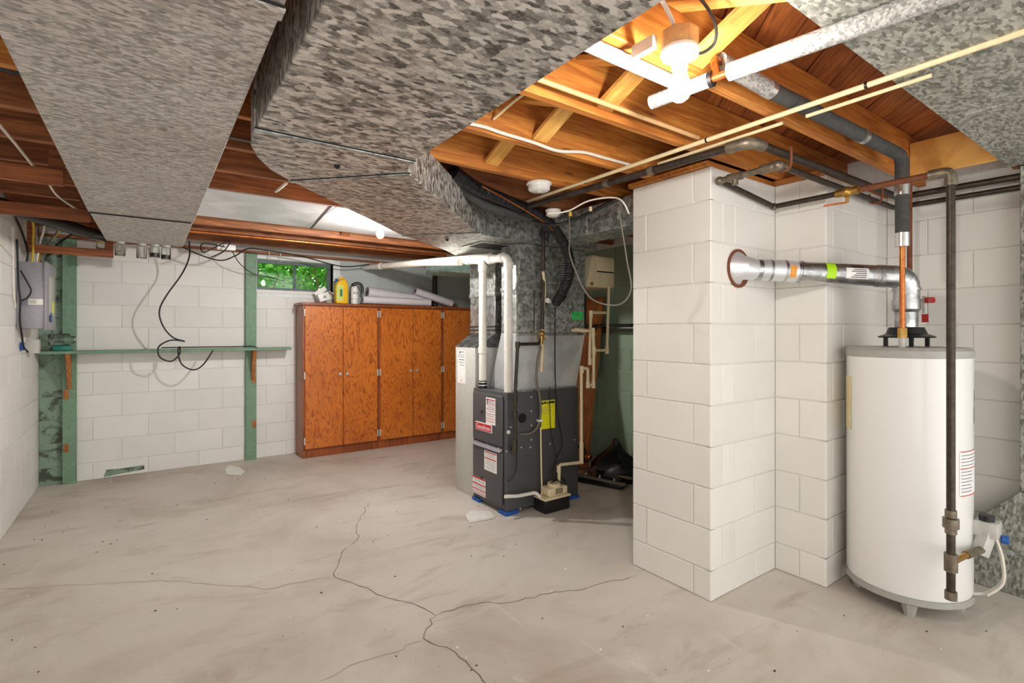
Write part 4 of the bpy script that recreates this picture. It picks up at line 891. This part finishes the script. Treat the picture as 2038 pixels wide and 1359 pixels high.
MB().lathe((1.80, 2.262, 2.168), [(0, 0), (0.070, 0), (0.072, -0.008), (0.064, -0.012), (0, -0.012)], 32).build('base', WHITEPL, sd)
MB().lathe((1.80, 2.262, 2.156), [(0, 0), (0.062, 0), (0.062, -0.026), (0.052, -0.034), (0.024, -0.038), (0, -0.038)], 32).build('cover', WHITEPL, sd)
MB().cyl((1.80, 2.262, 2.118), (1.80, 2.262, 2.112), 0.012, seg=14).build('test_button', LTGREY, sd)
s2 = thing('round_detector', (2.12, 2.52, 2.06), 'second small white round detector by the wires at the branch duct', 'detector')
MB().lathe((2.12, 2.52, 2.10), [(0, 0), (0.045, 0), (0.045, -0.025), (0.03, -0.034), (0, -0.034)], 24).build('cover', WHITEPL, s2)
MB().cyl((2.12, 2.52, 2.10), (2.12, 2.52, 2.11), 0.05, seg=24).build('base', WHITEPL, s2)

# ------------------------------------------------------------------ cables in the joists
cable('white_cable', [(1.081,1.818,2.187), (1.153,1.814,2.188), (1.242,1.814,2.183), (1.406,1.814,2.179), (1.554,1.814,2.171), (1.714,1.814,2.197), (1.851,1.814,2.199), (2.081,1.814,2.200)], 0.0075, WCABLE, 'white cable stapled along the side of an orange joist')
cable('joist_hole_cable', [(1.28, 1.46, 2.25), (1.24, 1.62, 2.29), (1.20, 1.82, 2.235)], 0.006, CREAM, 'short tan cable dipping through a joist beside the trunk duct')
cable('joist_hole_cable', [(1.22, 1.88, 2.29), (1.17, 2.02, 2.30), (1.14, 2.15, 2.29), (1.12, 2.23, 2.25)], 0.006, GCABLE, 'short grey cable in the joist bay above the flexible lines')
tag(MB().cyl((0.95, 1.36, 2.185), (1.98, 1.36, 2.185), 0.0095, seg=12).build('tan_pipe', TAN), 'long thin tan pipe under the joists left of the lit bulb', 'pipe')
cable('grey_cable', [(-0.470,2.775,2.130), (-0.462,2.997,2.130), (-0.452,3.401,2.130), (-0.433,3.624,2.120), (-0.430,3.966,2.120), (-0.368,4.379,2.120)], 0.006, WCABLE, 'pale cable slanting past the wooden hangers at the upper left')
cable('thin_black_cable', [(1.960,2.287,2.001), (2.008,2.253,2.037), (1.984,2.209,1.880), (1.953,2.170,1.756), (1.987,2.083,1.552), (2.020,1.999,1.485), (2.110,1.935,1.480), (2.118,1.867,1.558), (2.101,1.880,1.707), (2.083,1.892,1.842), (2.065,1.905,1.978)], 0.0042, GCABLE, 'grey cable drooping in a big loop beside the chimney')
cable('loop_cable', [(1.848,2.244,1.999), (1.941,2.178,2.013), (1.999,2.075,2.057), (2.065,1.967,2.064), (2.079,1.896,2.032), (2.110,1.874,1.964)], 0.0045, WCABLE, 'white cable looping over the branch duct')
cable('wire_bundle', [(1.870,2.412,1.988), (1.936,2.304,1.954), (2.032,2.236,1.984), (2.093,2.131,2.025), (2.150,2.029,2.070), (2.197,1.996,2.082)], 0.010, BLACKRUB, 'black wire bundle along the top of the branch duct')
for q, lb in (((1.986,2.207,1.996), 'yellow wire nut among the black wires'), ((2.046,2.103,2.013), 'tan wire ends above the branch duct')):
    tag(MB().lathe(q, [(0, 0), (.010, 0), (.007, .025), (0, .027)], 8).build('wire_nut', YCABLE if 'yellow' in lb else CREAM), lb, 'wire nut')

# copper pipe by the back wall, cables strung there
tag(MB().cyl((0.25, 4.86, 2.14), (2.6, 4.86, 2.14), 0.013, seg=12).build('copper_water_pipe', COPPER), 'straight copper pipe under the joists near the small window', 'pipe')
tag(MB().cyl((0.25, 4.92, 2.155), (2.6, 4.92, 2.155), 0.009, seg=12).build('copper_water_pipe', COPPER), 'thinner copper pipe behind the straight one near the small window', 'pipe')
jx = thing('junction_box', (0.60, 5.42, 2.10), 'small white junction box among wires above the white wall', 'junction box')
MB().box(0.52, 0.66, 5.38, 5.46, 2.09, 2.13).build('box', WHITEPL, jx, bevel=0.004)
MB().box(0.515, 0.665, 5.374, 5.38, 2.085, 2.135).build('cover', WHITEPL, jx, bevel=0.002)
cable('black_cable', [(0.241,5.500,2.101), (0.396,5.500,2.033), (0.558,5.500,1.999), (0.684,5.500,2.057), (0.779,5.500,2.129), (0.947,5.500,2.130), (1.288,5.550,2.106), (1.714,5.600,2.039), (2.022,5.600,2.084)], 0.006, BLACKRUB, 'black cable swagging along the top of the back wall past the window')
cable('black_cable', [(0.58, 5.376, 2.11), (0.40, 5.34, 2.12), (0.401,5.300,2.035), (0.538,5.300,2.121), (0.610,5.300,2.155), (0.558,5.300,2.059), (0.459,5.300,1.996)], 0.005, BLACKRUB, 'tangled black wire near the white junction box')
cable('black_cable', [(0.650,5.500,2.093), (0.731,5.600,1.990), (0.881,5.800,1.921), (1.065,5.900,1.904), (1.195,5.930,1.872)], 0.004, BLACKRUB, 'thin black wire trailing over the green post toward the window')
cable('hanging_cord', [(0.297,5.400,2.138), (0.306,5.500,2.016), (0.253,5.600,1.861), (0.131,5.620,1.649), (0.082,5.620,1.510), (0.112,5.620,1.374), (0.188,5.620,1.273), (0.277,5.620,1.239), (0.169,5.620,1.250), (0.078,5.620,1.192), (0.085,5.620,1.100), (0.169,5.620,1.057), (0.234,5.620,1.119), (0.238,5.620,1.189), (0.223,5.620,1.143), (0.254,5.620,1.026), (0.345,5.620,0.971), (0.426,5.630,1.019), (0.506,5.650,1.150)], 0.0065, BLACKRUB, 'black cord hanging in loops in front of the white wall', 'cord', 10)
cable('shelf_cable', [(0.10, 5.76, 1.18), (0.40, 5.77, 1.18), (0.70, 5.78, 1.178), (0.86, 5.77, 1.18), (0.90, 5.70, 1.16)], 0.005, BLACKRUB, 'black cable lying on the green shelf')
for u, lb in ((535, 'white plastic hook above the left window pane'), (552, 'white plastic hook above the middle of the window')):
    q = (1.032,5.850,2.120) if u == 535 else (1.144,5.850,2.103)
    tag(MB().tube([(q[0], q[1], q[2] + 0.06), (q[0] + 0.005, q[1] - 0.01, q[2]), (q[0] + 0.012, q[1] - 0.012, q[2] - 0.03)], 0.005, 6).build('cable_hook', WHITEPL), lb, 'hook')

# ------------------------------------------------------------------ green posts, shelf, brackets
for (x0, x1, lb, cl) in ((-0.609, -0.514, 'green painted wooden post nearest the electrical panel', ((0.74, 0.05), (0.28, 0.04))), (0.818, 0.918, 'green painted wooden post beside the small window', ((0.80, 0.045), (0.33, 0.045)))):
    t = thing('wall_post', ((x0 + x1) / 2, BW - 0.03, 0), lb, 'post')
    MB().box(x0, x1, BW - 0.048, BW - 0.003, 0.0, 2.14).build('post_board', GPAINT, t, bevel=0.003, segs=1)
    xa = x0 + 0.01 if x0 < 0 else x0 + 0.06
    for z, h in cl: MB().box(xa, xa + 0.034, BW - 0.056, BW - 0.047, z, z + h * 1.7).build('wood_cleat', RAWORANGE, t, bevel=0.002)
    for z in (1.9, 1.3, 0.5): MB().cyl((x0 + 0.05, BW - 0.048, z), (x0 + 0.05, BW - 0.051, z), 0.004, seg=8).build('nail', DARKEDGE, t)
sh = thing('wall_shelf', (0.23, 5.8, 1.14), 'narrow green shelf along the white back wall', 'shelf')
MB().box(-0.745, 1.225, 5.70, BW - 0.05, 1.138, 1.164).build('shelf_board', GPAINT, sh, bevel=0.003, segs=1)
for x in (-0.575, 0.868):
    MB().ext([(x, BW - 0.05, 1.137), (x, 5.73, 1.137), (x, 5.745, 1.10), (x, BW - 0.062, 0.83), (x, BW - 0.05, 0.83)], (0.03, 0, 0)).build('bracket', RAWORANGE, sh, bevel=0.002)
    for z in (0.86, 0.93, 1.0): MB().cyl((x + 0.015, BW - 0.10 + (0.86 - z) * 0.5, z), (x + 0.015, BW - 0.106 + (0.86 - z) * 0.5, z), 0.004, seg=8).build('screw', DARKEDGE, sh)
tb = thing('clear_bottle', (-0.62, 5.78, 1.164), 'clear plastic bottle lying on a teal tray at the shelf end', 'bottle')
MB().box(-0.655, -0.535, 5.73, 5.84, 1.165, 1.21).build('tray', TEAL, tb, bevel=0.006)
MB().rings([(V((-0.70, 5.78, 1.262)), 0.03), (V((-0.68, 5.78, 1.262)), 0.050), (V((-0.56, 5.78, 1.262)), 0.052), (V((-0.52, 5.78, 1.262)), 0.030), (V((-0.505, 5.78, 1.262)), 0.018)], 20).build('bottle_body', GLASS, tb)
tag(MB().box(-0.765 + 0.001, -0.69, 5.35, 5.43, 1.16, 1.27).build('outlet_box', LTGREY, bevel=0.004), 'small grey outlet box on the left wall under the panel', 'outlet box')
tag(MB().box(-0.765 + 0.001, -0.745, 5.12, 5.18, 1.19, 1.25).build('wall_switch', BLUE, bevel=0.004), 'tiny blue-faced outlet on the left wall under the panel', 'outlet')

# ------------------------------------------------------------------ electrical panel and its wiring
ep = thing('electrical_panel', (-0.69, 5.2, 1.35), 'grey electrical panel box on the left wall by the corner', 'electrical panel')
MB().box(-0.764, -0.617, 5.0, 5.42, 1.35, 1.83).build('box', PANELGREY, ep, bevel=0.003)
MB().box(-0.617, -0.603, 4.99, 5.43, 1.34, 1.84).build('cover', PANELGREY, ep, bevel=0.003)
MB().box(-0.603, -0.598, 5.10, 5.32, 1.45, 1.74).build('door', LTGREY, ep, bevel=0.002)
MB().box(-0.598, -0.5965, 5.24, 5.31, 1.47, 1.56).build('label', YELLOW, ep, smooth=False)
MB().box(-0.598, -0.5965, 5.12, 5.20, 1.40, 1.47).build('label', BLUE, ep, smooth=False)
MB().box(-0.70, -0.62, 4.975, 5.0, 1.52, 1.565).build('outlet', WHITEPL, ep, bevel=0.004)
MB().box(-0.69, -0.655, 4.972, 4.976, 1.53, 1.555).build('outlet_face', LTGREY, ep, smooth=False)
for i, (x, dx, mat_, nm) in enumerate(((-0.72, -0.03, BLACKRUB, 'black'), (-0.70, 0.02, YCABLE, 'yellow'), (-0.68, 0.05, WCABLE, 'white'), (-0.66, 0.10, GCABLE, 'grey'), (-0.64, 0.16, BLACKRUB, 'rightmost black'), (-0.69, 0.12, YCABLE, 'slanting yellow'))):
    y = 5.05 + 0.05 * i
    cable('panel_cable', [(x, y, 1.82), (x + 0.01, y, 1.90), (x + dx * 0.4, y + 0.02, 2.0), (x + dx, y - 0.05, 2.09), (x + dx * 1.3, y - 0.2, 2.15), (x + dx * 1.3, y - 0.4, 2.17)], 0.007, mat_, nm + ' cable running up from the electrical panel')
cable('hanging_cord', [(-0.755, 4.96, 1.98), (-0.75, 4.96, 1.80), (-0.745, 4.955, 1.65), (-0.735, 4.95, 1.55), (-0.74, 4.96, 1.42), (-0.735, 5.0, 1.30), (-0.74, 5.1, 1.22), (-0.73, 5.2, 1.175)], 0.006, BLACKRUB, 'black cord hanging down beside the electrical panel', 'cord')
cable('hanging_cord', [(-0.735, 4.955, 1.76), (-0.70, 4.95, 1.68), (-0.68, 4.95, 1.62), (-0.70, 4.955, 1.57), (-0.735, 4.95, 1.545)], 0.005, BLACKRUB, 'short black loop of cord on the panel side', 'cord')
cable('wall_cable', [(-0.760, 4.85, 2.05), (-0.759, 4.86, 1.85), (-0.758, 4.87, 1.62), (-0.758, 4.93, 1.50)], 0.006, WCABLE, 'white cable on the left wall beside the panel')
cable('wall_cable', [(-0.760, 3.4, 2.02), (-0.759, 4.0, 1.94), (-0.759, 4.6, 1.87), (-0.759, 4.85, 1.84)], 0.004, WCABLE, 'thin pale wire slanting across the left wall top')

# ------------------------------------------------------------------ wooden hangers and jars
def hanger(y, xr, zb, lb, left=False, x0=LW + 0.004, bh=0.075):
    t = thing('wooden_hanger', ((x0 + xr) / 2, y, zb), lb, 'hanger', None)
    MB().box(x0, xr, y, y + 0.02, zb, zb + bh).build('crossbar', OLDWOOD, t, bevel=0.002, segs=1)
    MB().box(xr - 0.055, xr, y + 0.021, y + 0.041, zb + 0.004, 2.33).build('upright', OLDWOOD, t, bevel=0.002, segs=1)
    if left: MB().box(x0 + 0.004, x0 + 0.05, y + 0.021, y + 0.041, zb + 0.004, 2.30).build('upright', OLDWOOD, t, bevel=0.002, segs=1)
hanger(3.12, -0.318, 2.0, 'wooden hanger frame nearest the viewer beside the flat duct')
hanger(4.05, -0.288, 2.0, 'middle wooden hanger frame beside the flat duct')
hanger(5.13, -0.225, 1.915, 'lowest wooden hanger frame above the electrical panel', True, LW + 0.03, 0.06)
js = thing('jar_rail', (-0.05, 5.33, 2.07), 'wooden strip under the joists holding the hanging jars', 'rail')
MB().box(-0.38, 0.22, 5.29, 5.37, 2.075, 2.095).build('strip', OLDWOOD, js, bevel=0.002)
MB().box(-0.37, -0.33, 5.08, 5.52, 2.095, 2.170).build('spacer', OLDWOOD, js, bevel=0.002)
MB().box(0.17, 0.21, 5.08, 5.52, 2.095, 2.170).build('spacer', OLDWOOD, js, bevel=0.002)
for (x, h, lb) in ((-0.31, 0.085, 'leftmost glass jar hanging under the jar rail'), (-0.19, 0.12, 'second glass jar from the left under the jar rail'), (-0.045, 0.13, 'middle glass jar hanging under the jar rail'), (0.045, 0.115, 'fourth glass jar hanging under the jar rail'), (0.125, 0.125, 'rightmost glass jar hanging under the jar rail')):
    t = thing('glass_jar', (x, 5.33, 2.075 - h), lb, 'jar', 'glass jars hanging by their lids')
    MB().lathe((x, 5.33, 2.055), [(0.0, -h + 0.02), (0.034, -h + 0.02), (0.037, -h + 0.03), (0.037, -0.02), (0.030, 0.0), (0.027, 0.0), (0.033, -0.02), (0.033, -h + 0.026), (0.0, -h + 0.026)], 20).build('glass', GLASS, t)
    MB().lathe((x, 5.33, 2.055), [(0, 0.0), (0.033, 0.0), (0.033, 0.021), (0, 0.021)], 20).build('lid', YCABLE if x < -0.3 else LTGREY, t)
    if x > 0.0: MB().lathe((x, 5.33, 2.055), [(0, -h + 0.027), (0.032, -h + 0.027), (0.031, -h + 0.06), (0, -h + 0.065)], 14).build('contents', FURND, t)
# flexible black ducts and nails at the upper left
def flex(pts, r, lb):
    b = MB(); pts = [V(q) for q in pts]; out = []
    for i in range(len(pts) - 1):
        for k in range(14): out.append(pts[i].lerp(pts[i + 1], k / 14))
    tag(MB().rings([(q, r * (1.0 if k % 2 else 0.92)) for k, q in enumerate(out)], 16).build('flexible_duct', BLACKPLASTIC), lb, 'duct')
flex([(-0.75, 2.30, 2.29), (-0.55, 2.42, 2.28), (-0.35, 2.50, 2.29)], 0.055, 'black ribbed flexible duct in the joist bay at the upper left edge')
flex([(-0.74, 4.30, 2.10), (-0.55, 4.62, 2.08), (-0.36, 4.98, 2.07), (-0.25, 5.25, 2.09)], 0.045, 'black flexible duct hanging behind the middle hanger')
for (x, y, lb) in ((-0.56, 2.70, 'grey pipe stub left between the second joists'), (-0.42, 2.70, 'grey pipe stub nearest the flat duct'), (-0.40, 3.10, 'grey pipe stub behind the nearest hanger'), (-0.32, 3.50, 'grey pipe stub behind the middle hanger')):
    tag(MB().cyl((x, y, 2.409), (x, y, 2.22), 0.012, seg=10).build('pipe_stub', GCABLE), lb, 'pipe')
tag(MB().cyl((0.647,3.440,2.200), (0.66, 3.20, 2.20), 0.009, seg=10).build('conduit_stub', WCABLE), 'short white conduit poking from the red joist beside the duct bend', 'conduit')
tag(MB().cyl((0.20, 2.60, 2.20), (0.62, 2.60, 2.20), 0.008, seg=10).build('conduit_run', GCABLE), 'grey conduit crossing between the two ducts', 'conduit')
dp = tag(MB().cyl((2.98, BW - 0.04, 0.0), (2.98, BW - 0.04, 2.14), 0.03, seg=14).build('wall_pipe', IRON), 'dark vertical pipe on the back wall behind the cabinets', 'pipe')

# ------------------------------------------------------------------ plywood cabinets
CY0, CY1, CZ = 5.60, BW - 0.012, 1.605
units = ((1.31, 2.127, ((1.332, 1.722), (1.728, 2.108)), 'leftmost plywood storage cabinet with two tall doors'),
         (2.129, 2.934, ((2.148, 2.543), (2.549, 2.915)), 'middle plywood storage cabinet with two tall doors'),
         (2.936, 3.660, ((2.955, 3.30), (3.306, 3.64)), 'rightmost plywood storage cabinet half hidden by the furnace'))
for x0, x1, doors, lb in units:
    t = thing('storage_cabinet', ((x0 + x1) / 2, 5.75, 0), lb, 'cabinet', 'plywood cabinets along the back wall')
    MB().box(x0, x1, CY0, CY1, 0.085, CZ).build('carcass', CABSIDE, t, bevel=0.003, segs=1)
    MB().box(x0 + (0.0 if x0 < 2 else 0.0), x1, CY0 + 0.012, CY1, 0.0, 0.084).build('toe_kick', CABSIDE, t, smooth=False)
    for k, (a, b) in enumerate(doors):
        d = MB().box(a, b, CY0 - 0.019, CY0 - 0.001, 0.10, CZ - 0.012).build('door', PLY, t, bevel=0.002, segs=1)
        kx = b - 0.035 if k == 0 else a + 0.035
        MB().rings([(V((kx, CY0 - 0.019, 0.872)), 0.008), (V((kx, CY0 - 0.031, 0.872)), 0.009), (V((kx, CY0 - 0.034, 0.872)), 0.019), (V((kx, CY0 - 0.043, 0.872)), 0.016)], 16).build('knob', CHROME, d)
        hx = a - 0.012 if k == 0 else b
        for z in (1.49, 0.83, 0.145): MB().box(hx, hx + 0.014, CY0 - 0.022, CY0 - 0.001, z, z + 0.075).build('hinge', LTGREY, d, bevel=0.002)
tag(MB().box(1.295, 3.662, CY0 - 0.022, CY1, CZ + 0.001, CZ + 0.03).build('cabinet_top', CABSIDE, bevel=0.003, segs=1), 'long reddish wooden top board spanning the plywood cabinets', 'top board')
CT = CZ + 0.031
# things on the cabinets
jg = thing('yellow_jug', (1.74, 5.72, CT), 'yellow plastic jug with green label on the cabinets', 'jug')
b = MB(); prof = [(-0.065, 0), (0.065, 0), (0.068, 0.02), (0.068, 0.20), (0.058, 0.25), (0.03, 0.275), (-0.02, 0.268), (-0.05, 0.235), (-0.068, 0.19), (-0.068, 0.02)]
b.ext([(1.745 + x, 5.68, CT + z) for x, z in prof], (0, 0.09, 0)); b.build('jug_body', BULBYEL, jg, bevel=0.02, segs=4)
MB().tube([(1.80, 5.725, CT + 0.215), (1.775, 5.725, CT + 0.285), (1.72, 5.725, CT + 0.28), (1.70, 5.725, CT + 0.255)], 0.011, 10).build('handle', BULBYEL, jg)
MB().cyl((1.70, 5.725, CT + 0.245), (1.695, 5.725, CT + 0.28), 0.016, seg=16).build('cap', BLUE, jg)
lb_ = MB().box(1.684, 1.755, 5.677, 5.681, CT + 0.035, CT + 0.205).build('label', LABELGRN, jg, smooth=False)
MB().box(1.72, 1.745, 5.675, 5.678, CT + 0.08, CT + 0.16).build('print', TEAL, lb_, smooth=False)
sb = thing('spray_bottle', (1.895, 5.72, CT), 'white cylindrical bottle with a black hose on the cabinets', 'bottle')
MB().lathe((1.895, 5.72, CT), [(0, 0), (0.040, 0), (0.041, 0.012), (0.041, 0.17), (0.034, 0.195), (0.018, 0.21), (0, 0.215)], 24).build('bottle_body', WHITEPL, sb)
MB().lathe((1.895, 5.72, CT), [(0.0415, 0.055), (0.0418, 0.055), (0.0418, 0.06), (0.0415, 0.06)], 24).build('band', GREYINK, sb)
MB().box(1.872, 1.888, 5.676, 5.682, CT + 0.115, CT + 0.135).build('print', GREYINK, sb, smooth=False)
MB().box(1.9, 1.916, 5.676, 5.682, CT + 0.115, CT + 0.135).build('print', GREYINK, sb, smooth=False)
MB().tube([(1.87, 5.71, CT + 0.205), (1.90, 5.70, CT + 0.235), (1.95, 5.69, CT + 0.228), (1.975, 5.69, CT + 0.18), (1.97, 5.69, CT + 0.125)], 0.016, 10).build('hose', BLACKPLASTIC, sb)
MB().sphere((1.88, 5.715, CT + 0.215), 0.024).build('pump_head', BLACKPLASTIC, sb)
wbx = thing('white_carton', (1.56, 5.76, CT), 'small open white carton on the cabinet end below the window', 'box')
cb = MB().beam((1.505, 5.76, CT + 0.052), (1.615, 5.76, CT + 0.092), 0.10, 0.085, up=(-0.35, 0, 1)).build('carton_body', WHITEPL, wbx, bevel=0.002)
MB().beam((1.615, 5.76, CT + 0.137), (1.66, 5.76, CT + 0.108), 0.10, 0.004, up=(0.4, 0, 1)).build('flap', WHITEPL, wbx, smooth=False)
MB().beam((1.487, 5.80, CT + 0.095), (1.600, 5.80, CT + 0.175), 0.004, 0.05, up=(-0.5, 0, 1)).build('flap', WHITEPL, wbx, smooth=False)
MB().beam((1.555, 5.709, CT + 0.068), (1.578, 5.709, CT + 0.076), 0.004, 0.025, up=(-0.35, 0, 1)).build('print', GREYINK, wbx, smooth=False)
def roll(p0, p1, r, lb):
    t = thing('vinyl_roll', p0, lb, 'roll', 'white rolls on the cabinets')
    p0, p1 = V(p0), V(p1); d = (p1 - p0).normalized()
    MB().cyl(p0, p1, r, seg=24).build('sheet_roll', ROLLP, t)
    MB().cyl(p0 - d * 0.002, p0 + d * 0.01, r * 0.93, seg=24).build('roll_end', PURPLE, t)
    MB().cyl(p0 - d * 0.003, p0 + d * 0.01, r * 0.35, seg=16).build('core_hole', DARKEDGE, t)
roll((1.965, 5.66, CT + 0.052), (2.80, 5.66, CT + 0.045), 0.043, 'lowest white vinyl roll lying flat on the cabinets')
roll((2.07, 5.80, CT + 0.148), (2.86, 5.80, CT + 0.068), 0.066, 'thick white vinyl roll at the back of the pile')
roll((2.63, 5.71, CT + 0.185), (3.14, 5.73, CT + 0.050), 0.046, 'white vinyl roll slanting down at the right of the pile')

# ------------------------------------------------------------------ floor bits
ws = MB().ext([(1.844,3.163,0.000), (1.806,3.050,0.000), (2.003,3.026,0.000), (2.032,3.129,0.000), (1.923,3.232,0.000)], (0, 0, 0.022)).build('scrap_block', RAWORANGE, bevel=0.006)
ws.data.materials[0] = MORTAR; tag(ws, 'pale broken scrap piece on the floor in front of the furnace', 'scrap')
fr_ = random.Random(21)
def bits(name, mat, n, smin, smax, lb, seedr, dens):
    b = MB()
    for k in range(n):
        x, y = dens(seedr); s = seedr.uniform(smin, smax); pts = []; m_ = seedr.randint(3, 5); a0 = seedr.uniform(0, 6)
        for j in range(m_):
            a = a0 + 2 * math.pi * j / m_; pts.append((x + s * seedr.uniform(.5, 1) * math.cos(a), y + s * seedr.uniform(.3, .8) * math.sin(a)))
        b.prism(pts, 0.0005, 0.0005 + s * 0.35)
    o = b.build(name, mat, smooth=False); tag(o, lb, 'debris', kind='stuff')
def dens(r):
    while True:
        x, y = r.uniform(-0.7, 3.5), r.uniform(0.6, 5.5)
        if x > 2.2 and y > 1.2: continue
        if (x - HX) ** 2 + (y - HYc) ** 2 < 0.09: continue
        return x, y
bits('paint_flakes', CHIPW, 130, 0.002, 0.009, 'scattered white paint flakes on the concrete floor', random.Random(2), dens)
bits('dirt_specks', DIRT, 150, 0.002, 0.008, 'scattered dark dirt specks on the concrete floor', random.Random(9), dens)

pf = MB().ext([(0.600,5.615,0.001), (0.597,5.404,0.001), (0.699,5.290,0.001), (0.750,5.420,0.001), (0.724,5.615,0.001), (0.654,5.758,0.001)], (0, 0, 0.004)).build('plastic_film', WHITEPL, bevel=0.001)
tag(pf, 'flat scrap of pale plastic film on the floor near the green post', 'scrap')
